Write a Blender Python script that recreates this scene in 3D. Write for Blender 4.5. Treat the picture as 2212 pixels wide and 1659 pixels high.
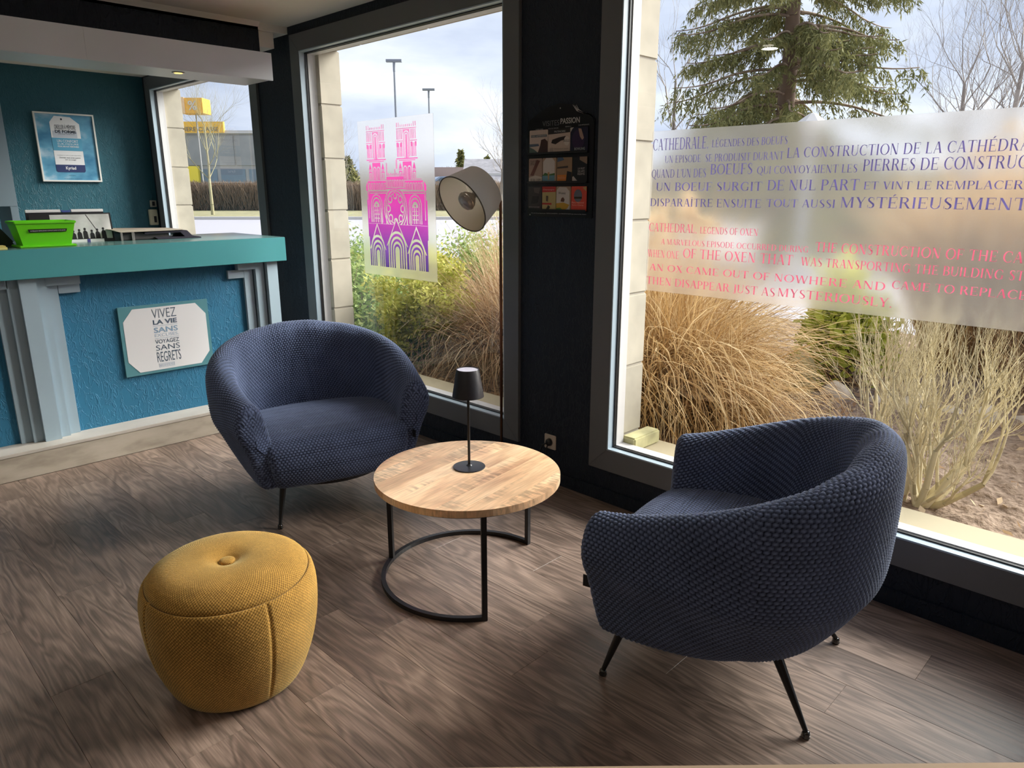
import bpy, bmesh, math, random
import numpy as np
from mathutils import Vector, Matrix
random.seed(7); RS = np.random.RandomState(11)
for o in list(bpy.data.objects): bpy.data.objects.remove(o)
SC = bpy.context.scene
COL = SC.collection
PI = math.pi
def R(a): return math.radians(a)

# ------------------------------------------------------------- camera, sky, sun, exposure
cam_d = bpy.data.cameras.new('camera'); cam = bpy.data.objects.new('camera', cam_d); COL.objects.link(cam)
cam_d.sensor_width = 36; cam_d.lens = 36 * 1555 / 2212
cam.location = (0, 0, 1.55); cam.rotation_euler = (R(75), 0, R(-45.5))
cam_d.clip_start = .02; cam_d.clip_end = 600
SC.camera = cam
SC.view_settings.view_transform = 'Standard'; SC.view_settings.look = 'None'
SC.view_settings.gamma = 1; SC.view_settings.use_curve_mapping = False
SC.view_settings.exposure = 0.12
SC.cycles.diffuse_bounces = 9; SC.cycles.max_bounces = 14; SC.cycles.transparent_max_bounces = 16
SKY_STRENGTH = 1.3
SUN_STRENGTH = 11.5
W = bpy.data.worlds.new('sky'); SC.world = W; W.use_nodes = True
nt = W.node_tree; nt.nodes.clear()
def N(nt, t, **k):
    n = nt.nodes.new(t)
    for a, b in k.items():
        if a.startswith('i_'):
            n.inputs[a[2:].replace('_', ' ')].default_value = b
        else: setattr(n, a, b)
    return n
tc = N(nt, 'ShaderNodeTexCoord'); mp = N(nt, 'ShaderNodeMapping'); mp.inputs['Scale'].default_value = (1.6, 1.6, 5.5)
mp.inputs['Location'].default_value = (.35, .1, .2)
n1 = N(nt, 'ShaderNodeTexNoise'); n1.inputs['Scale'].default_value = 1.5; n1.inputs['Detail'].default_value = 7; n1.inputs['Roughness'].default_value = .52
rp = N(nt, 'ShaderNodeValToRGB'); e = rp.color_ramp.elements
e[0].position = .36; e[0].color = (.47, .53, .69, 1); e[1].position = .66; e[1].color = (.98, .97, 1.0, 1)
k = e.new(.50); k.color = (.66, .71, .84, 1)
bg = N(nt, 'ShaderNodeBackground'); bg.inputs['Strength'].default_value = SKY_STRENGTH
wo = N(nt, 'ShaderNodeOutputWorld')
L_ = nt.links.new
L_(tc.outputs['Generated'], mp.inputs['Vector']); L_(mp.outputs[0], n1.inputs['Vector']); L_(n1.outputs[0], rp.inputs[0]); L_(rp.outputs[0], bg.inputs[0]); L_(bg.outputs[0], wo.inputs[0])
sd = bpy.data.lights.new('sun', 'SUN'); sun = bpy.data.objects.new('sun', sd); COL.objects.link(sun)
sd.energy = SUN_STRENGTH; sd.angle = R(38); sd.color = (1, .96, .90)
sdir = Vector((.88, -.37, .58)).normalized()      # towards the veiled sun
sun.rotation_euler = sdir.to_track_quat('Z', 'Y').to_euler(); sun.location = (6, -4, 6)

# ------------------------------------------------------------- materials
def mat(name, col=(.5, .5, .5), rough=.5, metal=0, spec=.5, **k):
    m = bpy.data.materials.new(name); m.use_nodes = True
    b = m.node_tree.nodes['Principled BSDF']
    b.inputs['Base Color'].default_value = (*col, 1); b.inputs['Roughness'].default_value = rough
    b.inputs['Metallic'].default_value = metal; b.inputs['Specular IOR Level'].default_value = spec
    for a, v in k.items(): b.inputs[a.replace('_', ' ')].default_value = v
    return m
def bsdf(m): return m.node_tree.nodes['Principled BSDF']
def varied(m, scale=8, amt=.25, coord='Object', stretch=(1, 1, 1), detail=4, bump=0, bdist=.002, rand=0, cols=None, rough=None):
    """colour variation + fine relief from noise"""
    nt = m.node_tree; l = nt.links.new; b = bsdf(m)
    tc = N(nt, 'ShaderNodeTexCoord'); mp = N(nt, 'ShaderNodeMapping'); mp.inputs['Scale'].default_value = stretch
    l(tc.outputs[coord], mp.inputs['Vector'])
    if rand:
        oi = N(nt, 'ShaderNodeObjectInfo'); mu = N(nt, 'ShaderNodeMath', operation='MULTIPLY'); mu.inputs[1].default_value = 37.0
        l(oi.outputs['Random'], mu.inputs[0]); l(mu.outputs[0], mp.inputs['Location'])
    no = N(nt, 'ShaderNodeTexNoise'); no.inputs['Scale'].default_value = scale; no.inputs['Detail'].default_value = detail
    l(mp.outputs[0], no.inputs['Vector'])
    c = b.inputs['Base Color'].default_value[:3]
    r = N(nt, 'ShaderNodeValToRGB'); e = r.color_ramp.elements
    if cols is None: cols = [(.3, tuple(x * (1 - amt) for x in c)), (.7, tuple(min(1, x * (1 + amt)) for x in c))]
    e[0].position, e[0].color = cols[0][0], (*cols[0][1], 1); e[1].position, e[1].color = cols[-1][0], (*cols[-1][1], 1)
    for p, cc in cols[1:-1]:
        q = e.new(p); q.color = (*cc, 1)
    l(no.outputs[0], r.inputs[0]); l(r.outputs[0], b.inputs['Base Color'])
    if rand:
        hs = N(nt, 'ShaderNodeHueSaturation'); mr = N(nt, 'ShaderNodeMapRange'); mr.inputs['To Min'].default_value = 1 - rand; mr.inputs['To Max'].default_value = 1 + rand
        l(oi.outputs['Random'], mr.inputs[0]); l(mr.outputs[0], hs.inputs['Value']); l(r.outputs[0], hs.inputs['Color']); l(hs.outputs[0], b.inputs['Base Color'])
    if bump:
        bp = N(nt, 'ShaderNodeBump'); bp.inputs['Strength'].default_value = bump; bp.inputs['Distance'].default_value = bdist
        l(no.outputs[0], bp.inputs['Height']); l(bp.outputs[0], b.inputs['Normal'])
    return m
M = {}
def wallpaper(name, col, rough=.55):
    """painted fibre wallpaper: wormy relief"""
    m = mat(name, col, rough, spec=.35); nt = m.node_tree; l = nt.links.new
    tc = N(nt, 'ShaderNodeTexCoord'); mp = N(nt, 'ShaderNodeMapping'); mp.inputs['Scale'].default_value = (1, 1, .38)
    l(tc.outputs['Object'], mp.inputs[0])
    no = N(nt, 'ShaderNodeTexNoise'); no.inputs['Scale'].default_value = 30; no.inputs['Detail'].default_value = 3; no.inputs['Distortion'].default_value = 1.3
    l(mp.outputs[0], no.inputs['Vector'])
    s = N(nt, 'ShaderNodeMath', operation='SUBTRACT'); s.inputs[1].default_value = .5; a = N(nt, 'ShaderNodeMath', operation='ABSOLUTE')
    mr = N(nt, 'ShaderNodeMapRange'); mr.inputs['From Max'].default_value = .05; mr.inputs['To Min'].default_value = 1; mr.inputs['To Max'].default_value = 0
    l(no.outputs[0], s.inputs[0]); l(s.outputs[0], a.inputs[0]); l(a.outputs[0], mr.inputs[0])
    bp = N(nt, 'ShaderNodeBump'); bp.inputs['Strength'].default_value = .6; bp.inputs['Distance'].default_value = .004
    l(mr.outputs[0], bp.inputs['Height']); l(bp.outputs[0], bsdf(m).inputs['Normal'])
    return m
M['navy'] = wallpaper('navy_wallpaper', (.012, .018, .030))
M['teal_wall'] = wallpaper('teal_wallpaper', (.028, .165, .29))
M['back_teal'] = wallpaper('back_wallpaper', (.022, .10, .135))
M['ceiling'] = mat('ceiling_paint', (.86, .83, .77), .8)
M['frame'] = varied(mat('grey_frame_paint', (.135, .142, .150), .42), 3, .06)
M['frame_in'] = mat('light_blue_bead', (.42, .52, .60), .35)
M['gasket'] = mat('black_gasket', (.012, .012, .014), .5)
M['pvc'] = mat('white_outer_frame', (.60, .585, .585), .4)
M['bluegrey'] = varied(mat('blue_grey_paint', (.33, .43, .50), .45), 2, .05)
M['worktop'] = mat('teal_laminate', (.065, .285, .305), .32)
M['worktop_top'] = mat('worktop_surface', (.10, .20, .20), .22)
M['valance'] = varied(mat('grey_laminate', (.62, .64, .66), .38), 2, .05)
M['stone_step'] = varied(mat('travertine', (.42, .37, .30), .45), 5, .2, stretch=(1, 1, 3), bump=.25, cols=[(.25, (.28, .24, .19)), (.5, (.43, .38, .31)), (.72, (.48, .43, .36))])
M['limestone'] = varied(mat('limestone', (.45, .41, .335), .85), 6, .13, detail=8, bump=.3, rand=.05)
M['mortar'] = mat('mortar', (.44, .40, .34), .9)
M['black'] = mat('black_metal', (.010, .010, .012), .38, metal=.0, spec=.5)
M['chair_leg'] = mat('black_leg', (.012, .012, .013), .28)
M['foot'] = mat('dark_chrome', (.10, .10, .10), .12, metal=1)
M['steel'] = mat('brushed_steel', (.55, .50, .45), .3, metal=1)
M['white'] = mat('white_plastic', (.78, .76, .72), .4)
M['paper'] = mat('white_paper', (.78, .78, .80), .55)
M['dark'] = mat('dark_plastic', (.02, .02, .025), .35)

def planks_mat():
    m = mat('vinyl_oak_floor', (.1, .08, .065), .32, spec=.55); nt = m.node_tree; l = nt.links.new; b = bsdf(m)
    tc = N(nt, 'ShaderNodeTexCoord'); oi = N(nt, 'ShaderNodeObjectInfo')
    mu = N(nt, 'ShaderNodeMath', operation='MULTIPLY'); mu.inputs[1].default_value = 53
    l(oi.outputs['Random'], mu.inputs[0])
    def ns(sc, st, det, dis=0):
        mp = N(nt, 'ShaderNodeMapping'); mp.inputs['Scale'].default_value = st; l(tc.outputs['Object'], mp.inputs[0]); l(mu.outputs[0], mp.inputs['Location'])
        no = N(nt, 'ShaderNodeTexNoise'); no.inputs['Scale'].default_value = sc; no.inputs['Detail'].default_value = det; no.inputs['Distortion'].default_value = dis
        l(mp.outputs[0], no.inputs['Vector']); return no, mp
    big, _ = ns(2.2, (1.6, .8, 1), 3)
    # cathedral grain: rings of a distorted field stretched along the board
    g, _ = ns(2.6, (3.6, .50, 1), 2, .45)
    mm = N(nt, 'ShaderNodeMath', operation='MULTIPLY'); mm.inputs[1].default_value = 62; sn = N(nt, 'ShaderNodeMath', operation='SINE')
    l(g.outputs[0], mm.inputs[0]); l(mm.outputs[0], sn.inputs[0])
    fine, _ = ns(60, (3, .12, 1), 4)
    r = N(nt, 'ShaderNodeValToRGB'); e = r.color_ramp.elements
    e[0].position = .28; e[0].color = (.150, .106, .084, 1); e[1].position = .75; e[1].color = (.33, .243, .195, 1)
    q = e.new(.5); q.color = (.225, .163, .131, 1)
    l(big.outputs[0], r.inputs[0])
    mr = N(nt, 'ShaderNodeMapRange'); mr.inputs['From Min'].default_value = -1; mr.inputs['To Min'].default_value = .70; mr.inputs['To Max'].default_value = 1.16
    l(sn.outputs[0], mr.inputs[0])
    mr2 = N(nt, 'ShaderNodeMapRange'); mr2.inputs['From Min'].default_value = .3; mr2.inputs['From Max'].default_value = .7; mr2.inputs['To Min'].default_value = .72; mr2.inputs['To Max'].default_value = 1.25
    l(fine.outputs[0], mr2.inputs[0])
    m1 = N(nt, 'ShaderNodeMath', operation='MULTIPLY'); l(mr.outputs[0], m1.inputs[0]); l(mr2.outputs[0], m1.inputs[1])
    mr3 = N(nt, 'ShaderNodeMapRange'); mr3.inputs['To Min'].default_value = .95; mr3.inputs['To Max'].default_value = 1.05; l(oi.outputs['Random'], mr3.inputs[0])
    m2 = N(nt, 'ShaderNodeMath', operation='MULTIPLY'); l(m1.outputs[0], m2.inputs[0]); l(mr3.outputs[0], m2.inputs[1])
    hs = N(nt, 'ShaderNodeHueSaturation'); l(r.outputs[0], hs.inputs['Color']); l(m2.outputs[0], hs.inputs['Value']); l(hs.outputs[0], b.inputs['Base Color'])
    bp = N(nt, 'ShaderNodeBump'); bp.inputs['Strength'].default_value = .35; bp.inputs['Distance'].default_value = .0012
    l(m1.outputs[0], bp.inputs['Height']); l(bp.outputs[0], b.inputs['Normal'])
    mr4 = N(nt, 'ShaderNodeMapRange'); mr4.inputs['To Min'].default_value = .28; mr4.inputs['To Max'].default_value = .5; l(fine.outputs[0], mr4.inputs[0]); l(mr4.outputs[0], b.inputs['Roughness'])
    return m
M['plank'] = planks_mat()

def mango_mat():
    m = mat('mango_wood', (.5, .3, .16), .38); nt = m.node_tree; l = nt.links.new; b = bsdf(m)
    tc = N(nt, 'ShaderNodeTexCoord'); oi = N(nt, 'ShaderNodeObjectInfo'); mu = N(nt, 'ShaderNodeMath', operation='MULTIPLY'); mu.inputs[1].default_value = 71
    l(oi.outputs['Random'], mu.inputs[0])
    def ns(sc, st, det, dis=0):
        mp = N(nt, 'ShaderNodeMapping'); mp.inputs['Scale'].default_value = st; l(tc.outputs['Object'], mp.inputs[0]); l(mu.outputs[0], mp.inputs['Location'])
        no = N(nt, 'ShaderNodeTexNoise'); no.inputs['Scale'].default_value = sc; no.inputs['Detail'].default_value = det; no.inputs['Distortion'].default_value = dis
        l(mp.outputs[0], no.inputs['Vector']); return no
    big = ns(4, (.7, 1.6, 1), 3, .6); fine = ns(26, (.35, 5, 1), 5, .3); fl = ns(16, (3.2, .7, 1), 3, .5); msk = ns(3.0, (1, 1.4, 1), 1)
    r = N(nt, 'ShaderNodeValToRGB'); e = r.color_ramp.elements
    e[0].position = .30; e[0].color = (.50, .29, .17, 1); e[1].position = .72; e[1].color = (.86, .64, .42, 1)
    q = e.new(.48); q.color = (.72, .47, .28, 1); l(big.outputs[0], r.inputs[0])
    mr = N(nt, 'ShaderNodeMapRange'); mr.inputs['From Min'].default_value = .3; mr.inputs['From Max'].default_value = .7; mr.inputs['To Min'].default_value = .80; mr.inputs['To Max'].default_value = 1.16; l(fine.outputs[0], mr.inputs[0])
    mf = N(nt, 'ShaderNodeMapRange'); mf.inputs['From Min'].default_value = .42; mf.inputs['From Max'].default_value = .60; mf.inputs['To Min'].default_value = .62; mf.inputs['To Max'].default_value = 1.12; l(fl.outputs[0], mf.inputs[0])
    mk = N(nt, 'ShaderNodeMapRange'); mk.inputs['From Min'].default_value = .52; mk.inputs['From Max'].default_value = .62; l(msk.outputs[0], mk.inputs[0])
    mx = N(nt, 'ShaderNodeMix'); mx.inputs['A'].default_value = 1; l(mk.outputs[0], mx.inputs['Factor']); l(mf.outputs[0], mx.inputs['B'])
    m1 = N(nt, 'ShaderNodeMath', operation='MULTIPLY'); l(mr.outputs[0], m1.inputs[0]); l(mx.outputs[0], m1.inputs[1])
    mr3 = N(nt, 'ShaderNodeMapRange'); mr3.inputs['To Min'].default_value = .85; mr3.inputs['To Max'].default_value = 1.13; l(oi.outputs['Random'], mr3.inputs[0])
    m2 = N(nt, 'ShaderNodeMath', operation='MULTIPLY'); l(m1.outputs[0], m2.inputs[0]); l(mr3.outputs[0], m2.inputs[1])
    hs = N(nt, 'ShaderNodeHueSaturation'); l(r.outputs[0], hs.inputs['Color']); l(m2.outputs[0], hs.inputs['Value']); l(hs.outputs[0], b.inputs['Base Color'])
    bp = N(nt, 'ShaderNodeBump'); bp.inputs['Strength'].default_value = .2; bp.inputs['Distance'].default_value = .0006; l(m1.outputs[0], bp.inputs['Height']); l(bp.outputs[0], b.inputs['Normal'])
    return m
M['mango'] = mango_mat()

def glass_mat():
    m = bpy.data.materials.new('window_glass'); m.use_nodes = True; nt = m.node_tree; nt.nodes.clear(); l = nt.links.new
    t = N(nt, 'ShaderNodeBsdfTransparent'); g = N(nt, 'ShaderNodeBsdfGlossy'); g.inputs['Roughness'].default_value = .0
    t.inputs[0].default_value = (.97, .985, .98, 1)
    f = N(nt, 'ShaderNodeFresnel'); f.inputs[0].default_value = 1.5; x = N(nt, 'ShaderNodeMixShader'); o = N(nt, 'ShaderNodeOutputMaterial')
    ge = N(nt, 'ShaderNodeNewGeometry'); iv = N(nt, 'ShaderNodeMath', operation='SUBTRACT'); iv.inputs[0].default_value = 1; ml = N(nt, 'ShaderNodeMath', operation='MULTIPLY')
    l(ge.outputs['Backfacing'], iv.inputs[1]); l(iv.outputs[0], ml.inputs[0]); l(f.outputs[0], ml.inputs[1])   # only the face turned to the viewer mirrors
    l(ml.outputs[0], x.inputs[0]); l(t.outputs[0], x.inputs[1]); l(g.outputs[0], x.inputs[2]); l(x.outputs[0], o.inputs[0]); return m
M['glass'] = glass_mat()
def film_mat(name, rough, mixw):
    m = bpy.data.materials.new(name); m.use_nodes = True; nt = m.node_tree; nt.nodes.clear(); l = nt.links.new
    rf = N(nt, 'ShaderNodeBsdfRefraction'); rf.inputs['Roughness'].default_value = rough; rf.inputs['IOR'].default_value = 1.18; rf.inputs['Color'].default_value = (1, .985, .97, 1)
    tl = N(nt, 'ShaderNodeBsdfTranslucent'); tl.inputs[0].default_value = (.9, .89, .87, 1)
    g = N(nt, 'ShaderNodeBsdfGlossy'); g.inputs['Roughness'].default_value = .25; g.inputs[0].default_value = (.9, .9, .9, 1)
    x = N(nt, 'ShaderNodeMixShader'); x.inputs[0].default_value = mixw; y = N(nt, 'ShaderNodeMixShader'); y.inputs[0].default_value = .05; o = N(nt, 'ShaderNodeOutputMaterial')
    tn = N(nt, 'ShaderNodeTexNoise'); tn.inputs['Scale'].default_value = 260; tcx = N(nt, 'ShaderNodeTexCoord'); l(tcx.outputs['Object'], tn.inputs['Vector'])
    bp = N(nt, 'ShaderNodeBump'); bp.inputs['Strength'].default_value = .25; bp.inputs['Distance'].default_value = .0004; l(tn.outputs[0], bp.inputs['Height']); l(bp.outputs[0], rf.inputs['Normal'])
    l(rf.outputs[0], x.inputs[1]); l(tl.outputs[0], x.inputs[2]); l(x.outputs[0], y.inputs[1]); l(g.outputs[0], y.inputs[2]); l(y.outputs[0], o.inputs[0]); return m
M['film'] = film_mat('frosted_film', .22, .06)

def fabric(name, lo, hi, attr='knit', sheen=.35, fuzz=900):
    m = mat(name, hi, .9, spec=.15); nt = m.node_tree; l = nt.links.new; b = bsdf(m)
    b.inputs['Sheen Weight'].default_value = sheen; b.inputs['Sheen Roughness'].default_value = .45; b.inputs['Sheen Tint'].default_value = (*[min(1, c * 4 + .25) for c in hi], 1)
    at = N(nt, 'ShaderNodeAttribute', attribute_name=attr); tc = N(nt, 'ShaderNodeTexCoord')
    no = N(nt, 'ShaderNodeTexNoise'); no.inputs['Scale'].default_value = 9; no.inputs['Detail'].default_value = 3; l(tc.outputs['Object'], no.inputs['Vector'])
    fz = N(nt, 'ShaderNodeTexNoise'); fz.inputs['Scale'].default_value = fuzz; fz.inputs['Detail'].default_value = 2; l(tc.outputs['Object'], fz.inputs['Vector'])
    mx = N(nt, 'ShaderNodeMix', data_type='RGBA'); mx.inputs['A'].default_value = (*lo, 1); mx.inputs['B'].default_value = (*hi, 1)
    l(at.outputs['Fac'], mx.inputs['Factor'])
    a = N(nt, 'ShaderNodeMath', operation='MULTIPLY_ADD'); a.inputs[1].default_value = .7; a.inputs[2].default_value = .65; l(no.outputs[0], a.inputs[0])
    a2 = N(nt, 'ShaderNodeMath', operation='MULTIPLY_ADD'); a2.inputs[1].default_value = .9; a2.inputs[2].default_value = .55; l(fz.outputs[0], a2.inputs[0])
    a3 = N(nt, 'ShaderNodeMath', operation='MULTIPLY'); l(a.outputs[0], a3.inputs[0]); l(a2.outputs[0], a3.inputs[1])
    hs = N(nt, 'ShaderNodeHueSaturation'); l(mx.outputs['Result'], hs.inputs['Color']); l(a3.outputs[0], hs.inputs['Value']); l(hs.outputs[0], b.inputs['Base Color'])
    bp = N(nt, 'ShaderNodeBump'); bp.inputs['Strength'].default_value = .5; bp.inputs['Distance'].default_value = .001; l(fz.outputs[0], bp.inputs['Height']); l(bp.outputs[0], b.inputs['Normal'])
    return m
M['navy_fabric'] = fabric('navy_knit', (.003, .005, .014), (.165, .210, .365), sheen=.2)  # gaps between stitches coloured near black: crease shade painted into the yarn
M['mustard'] = fabric('mustard_weave', (.09, .042, .008), (.66, .37, .085), fuzz=420)
def print_mat(name, cols=None, col=(.1, .1, .1), z0=0, z1=1, tl=.75):
    m = bpy.data.materials.new(name); m.use_nodes = True; nt = m.node_tree; nt.nodes.clear(); l = nt.links.new
    t = N(nt, 'ShaderNodeBsdfTranslucent'); d = N(nt, 'ShaderNodeBsdfDiffuse'); x = N(nt, 'ShaderNodeMixShader'); x.inputs[0].default_value = tl; o = N(nt, 'ShaderNodeOutputMaterial')
    t.inputs[0].default_value = (*col, 1); d.inputs[0].default_value = (*col, 1)
    if cols:
        g = N(nt, 'ShaderNodeNewGeometry'); s = N(nt, 'ShaderNodeSeparateXYZ'); mr = N(nt, 'ShaderNodeMapRange'); mr.inputs['From Min'].default_value = z0; mr.inputs['From Max'].default_value = z1
        r = N(nt, 'ShaderNodeValToRGB'); e = r.color_ramp.elements; e[0].position, e[0].color = cols[0][0], (*cols[0][1], 1); e[1].position, e[1].color = cols[-1][0], (*cols[-1][1], 1)
        for p, c in cols[1:-1]: q = e.new(p); q.color = (*c, 1)
        l(g.outputs['Position'], s.inputs[0]); l(s.outputs[2], mr.inputs[0]); l(mr.outputs[0], r.inputs[0]); l(r.outputs[0], t.inputs[0]); l(r.outputs[0], d.inputs[0])
    l(d.outputs[0], x.inputs[1]); l(t.outputs[0], x.inputs[2]); l(x.outputs[0], o.inputs[0]); return m
# ------------------------------------------------------------- helpers
def link(name, me, m=None, parent=None):
    o = bpy.data.objects.new(name, me); COL.objects.link(o)
    if m is not None:
        for x in (m if isinstance(m, (list, tuple)) else [m]): me.materials.append(x)
    if parent is not None: o.parent = parent
    return o
def tag(o, label=None, cat=None, group=None, kind=None):
    if label: o['label'] = label
    if cat: o['category'] = cat
    if group: o['group'] = group
    if kind: o['kind'] = kind
    return o
def thing(name, label, cat, loc=(0, 0, 0), rz=0, group=None):
    o = bpy.data.objects.new(name, None); COL.objects.link(o); o.location = loc; o.rotation_euler = (0, 0, rz); o.empty_display_size = .05
    return tag(o, label, cat, group)
class MB:
    """collects simple solids into one mesh"""
    def __init__(s): s.v = []; s.f = []
    def add(s, vs, fs):
        n = len(s.v); s.v += [tuple(v) for v in vs]; s.f += [tuple(i + n for i in f) for f in fs]; return s
    def box(s, x0, x1, y0, y1, z0, z1):
        vs = [(x, y, z) for z in (z0, z1) for y in (y0, y1) for x in (x0, x1)]
        return s.add(vs, [(0, 2, 3, 1), (4, 5, 7, 6), (0, 1, 5, 4), (2, 6, 7, 3), (0, 4, 6, 2), (1, 3, 7, 5)])
    def prism(s, pts, axis, a, b):
        """polygon pts in the two other axes, extruded along axis from a to b"""
        def mk(p, t):
            if axis == 'x': return (t, p[0], p[1])
            if axis == 'y': return (p[0], t, p[1])
            return (p[0], p[1], t)
        n = len(pts); vs = [mk(p, a) for p in pts] + [mk(p, b) for p in pts]
        return s.add(vs, [tuple(range(n))[::-1], tuple(range(n, 2 * n))] + [(i, (i + 1) % n, n + (i + 1) % n, n + i) for i in range(n)])
    def tube(s, pts, r, n=8, cap=True):
        pts = [Vector(p) for p in pts]; rs = r if isinstance(r, (list, tuple)) else [r] * len(pts)
        base = len(s.v); ref = None
        for i, p in enumerate(pts):
            d = (pts[min(i + 1, len(pts) - 1)] - pts[max(i - 1, 0)]).normalized()
            if ref is None: ref = d.orthogonal().normalized()
            u = (ref - d * ref.dot(d)).normalized(); ref = u; w = d.cross(u)
            for k in range(n):
                a = 2 * PI * k / n; s.v.append(tuple(p + (u * math.cos(a) + w * math.sin(a)) * rs[i]))
        for i in range(len(pts) - 1):
            for k in range(n):
                a = base + i * n + k; b = base + i * n + (k + 1) % n
                s.f.append((a, b, b + n, a + n))
        if cap:
            s.f.append(tuple(base + k for k in range(n))[::-1]); e = base + (len(pts) - 1) * n; s.f.append(tuple(e + k for k in range(n)))
        return s
    def lathe(s, prof, n=32, c=(0, 0, 0)):
        base = len(s.v)
        for r, z in prof:
            for k in range(n):
                a = 2 * PI * k / n; s.v.append((c[0] + r * math.cos(a), c[1] + r * math.sin(a), c[2] + z))
        for i in range(len(prof) - 1):
            for k in range(n):
                a = base + i * n + k; b = base + i * n + (k + 1) % n; s.f.append((a, b, b + n, a + n))
        s.f.append(tuple(base + k for k in range(n))[::-1]); e = base + (len(prof) - 1) * n; s.f.append(tuple(e + k for k in range(n)))
        return s
    def xf(s, m):
        s.v = [tuple(m @ Vector(v)) for v in s.v]; return s
    def build(s, name, m, parent=None, smooth=False, bevel=0, angle=None):
        me = bpy.data.meshes.new(name); me.from_pydata(s.v, [], s.f)
        bm = bmesh.new(); bm.from_mesh(me)
        bmesh.ops.recalc_face_normals(bm, faces=bm.faces)
        if bevel:
            bmesh.ops.bevel(bm, geom=list(bm.edges), offset=bevel, segments=2, affect='EDGES', clamp_overlap=True)
        bm.to_mesh(me); bm.free()
        if smooth:
            me.shade_smooth()
            if angle: me.set_sharp_from_angle(angle=R(angle))
        return link(name, me, m, parent)
def box(name, x0, x1, y0, y1, z0, z1, m, parent=None, bevel=0):
    return MB().box(x0, x1, y0, y1, z0, z1).build(name, m, parent, bevel=bevel)
def np_mesh(name, V, F, m, parent=None, smooth=True, attr=None):
    """numpy verts (n,3), quads (k,4) or tris"""
    me = bpy.data.meshes.new(name); V = np.ascontiguousarray(V, np.float32); F = np.ascontiguousarray(F, np.int32)
    me.vertices.add(len(V)); me.vertices.foreach_set('co', V.ravel())
    k = F.shape[1]; me.loops.add(F.size); me.loops.foreach_set('vertex_index', F.ravel())
    me.polygons.add(len(F)); me.polygons.foreach_set('loop_start', np.arange(0, F.size, k, dtype=np.int32))
    me.update(calc_edges=True)
    if smooth: me.shade_smooth()
    if attr is not None:
        for an, av in attr.items():
            a = me.attributes.new(an, 'FLOAT', 'POINT'); a.data.foreach_set('value', np.ascontiguousarray(av, np.float32))
    return link(name, me, m, parent)
def structure(o): o['kind'] = 'structure'; return o
def text_mesh(s, bold=0, shear=0):
    """sans text as (verts, faces) scaled to unit box; built-in font"""
    cu = bpy.data.curves.new('t', 'FONT'); cu.body = s; cu.size = 1; cu.offset = bold; cu.resolution_u = 3; cu.shear = shear
    ob = bpy.data.objects.new('t', cu); COL.objects.link(ob)
    dg = bpy.context.evaluated_depsgraph_get(); me = bpy.data.meshes.new_from_object(ob.evaluated_get(dg))
    v = [tuple(x.co) for x in me.vertices]; f = [tuple(p.vertices) for p in me.polygons]
    bpy.data.objects.remove(ob); bpy.data.curves.remove(cu); bpy.data.meshes.remove(me)
    return v, f
def fit_text(s, x0, x1, z0, z1, bold=0):
    """text stretched to the box; returns verts as (x, z)"""
    v, f = text_mesh(s, bold)
    xs = [a[0] for a in v]; ys = [a[1] for a in v]; ax, bx = min(xs), max(xs); ay, by = min(ys), max(ys)
    return [(x0 + (a[0] - ax) / (bx - ax) * (x1 - x0), z0 + (a[1] - ay) / (by - ay) * (z1 - z0)) for a in v], f

# ------------------------------------------------------------- the room
XW = 2.795          # plane of the window wall
ROOM_X0, ROOM_Y0, YB, ZC = -2.6, -2.6, 7.70, 2.645
floor = structure(box('floor', ROOM_X0, XW + .1, ROOM_Y0, YB, -.14, -.003, mat('floor_seam', (.06, .045, .038), .7)))
pw, pl = .183, 1.22
plank_meshes = {}
def plank(x0, x1, y0, y1):
    w, l = round(x1 - x0, 3), round(y1 - y0, 3)
    if (w, l) not in plank_meshes:
        g = .0003; b = .0006; a, c = w / 2 - g, l / 2 - g
        vs = [(-a, -c, -.003), (a, -c, -.003), (a, c, -.003), (-a, c, -.003), (-a, -c, -b), (a, -c, -b), (a, c, -b), (-a, c, -b), (-a + b, -c + b, 0), (a - b, -c + b, 0), (a - b, c - b, 0), (-a + b, c - b, 0)]
        fs = [(0, 1, 5, 4), (1, 2, 6, 5), (2, 3, 7, 6), (3, 0, 4, 7), (4, 5, 9, 8), (5, 6, 10, 9), (6, 7, 11, 10), (7, 4, 8, 11), (8, 9, 10, 11)]
        me = bpy.data.meshes.new('plank'); me.from_pydata(vs, [], fs); me.materials.append(M['plank']); plank_meshes[(w, l)] = me
    o = bpy.data.objects.new('plank', plank_meshes[(w, l)]); COL.objects.link(o); o.parent = floor; o.location = ((x0 + x1) / 2, (y0 + y1) / 2, 0)
x = 2.743; row = 0
while x > -1.3:
    y = -.9 - [.35, .95, .1, .7][row % 4] - .11 * (row % 3)
    if row == 3: y = .631 - 2 * pl
    if row == 2: y = .631 - 2.45 * pl
    while y < 4.55:
        a, b = max(y, -1.0), min(y + pl, 4.556)
        if b - a > .03: plank(x - pw, x, a, b)
        y += pl
    x -= pw; row += 1
yy = -1.0
while yy < 4.55: plank(2.743, XW - .012, yy, min(yy + pl, 4.556)); yy += pl
# the rest of the floor, never near the picture
structure(box('floor_covering', ROOM_X0, 2.743 - row * pw, ROOM_Y0, YB, -.003, 0, M['plank'], floor))
structure(box('floor_covering', 2.743 - row * pw, XW, ROOM_Y0, -1.0, -.003, 0, M['plank'], floor))
structure(box('floor_covering', 2.743 - row * pw, XW, 4.74, YB, -.003, 0, M['plank'], floor))
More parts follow.
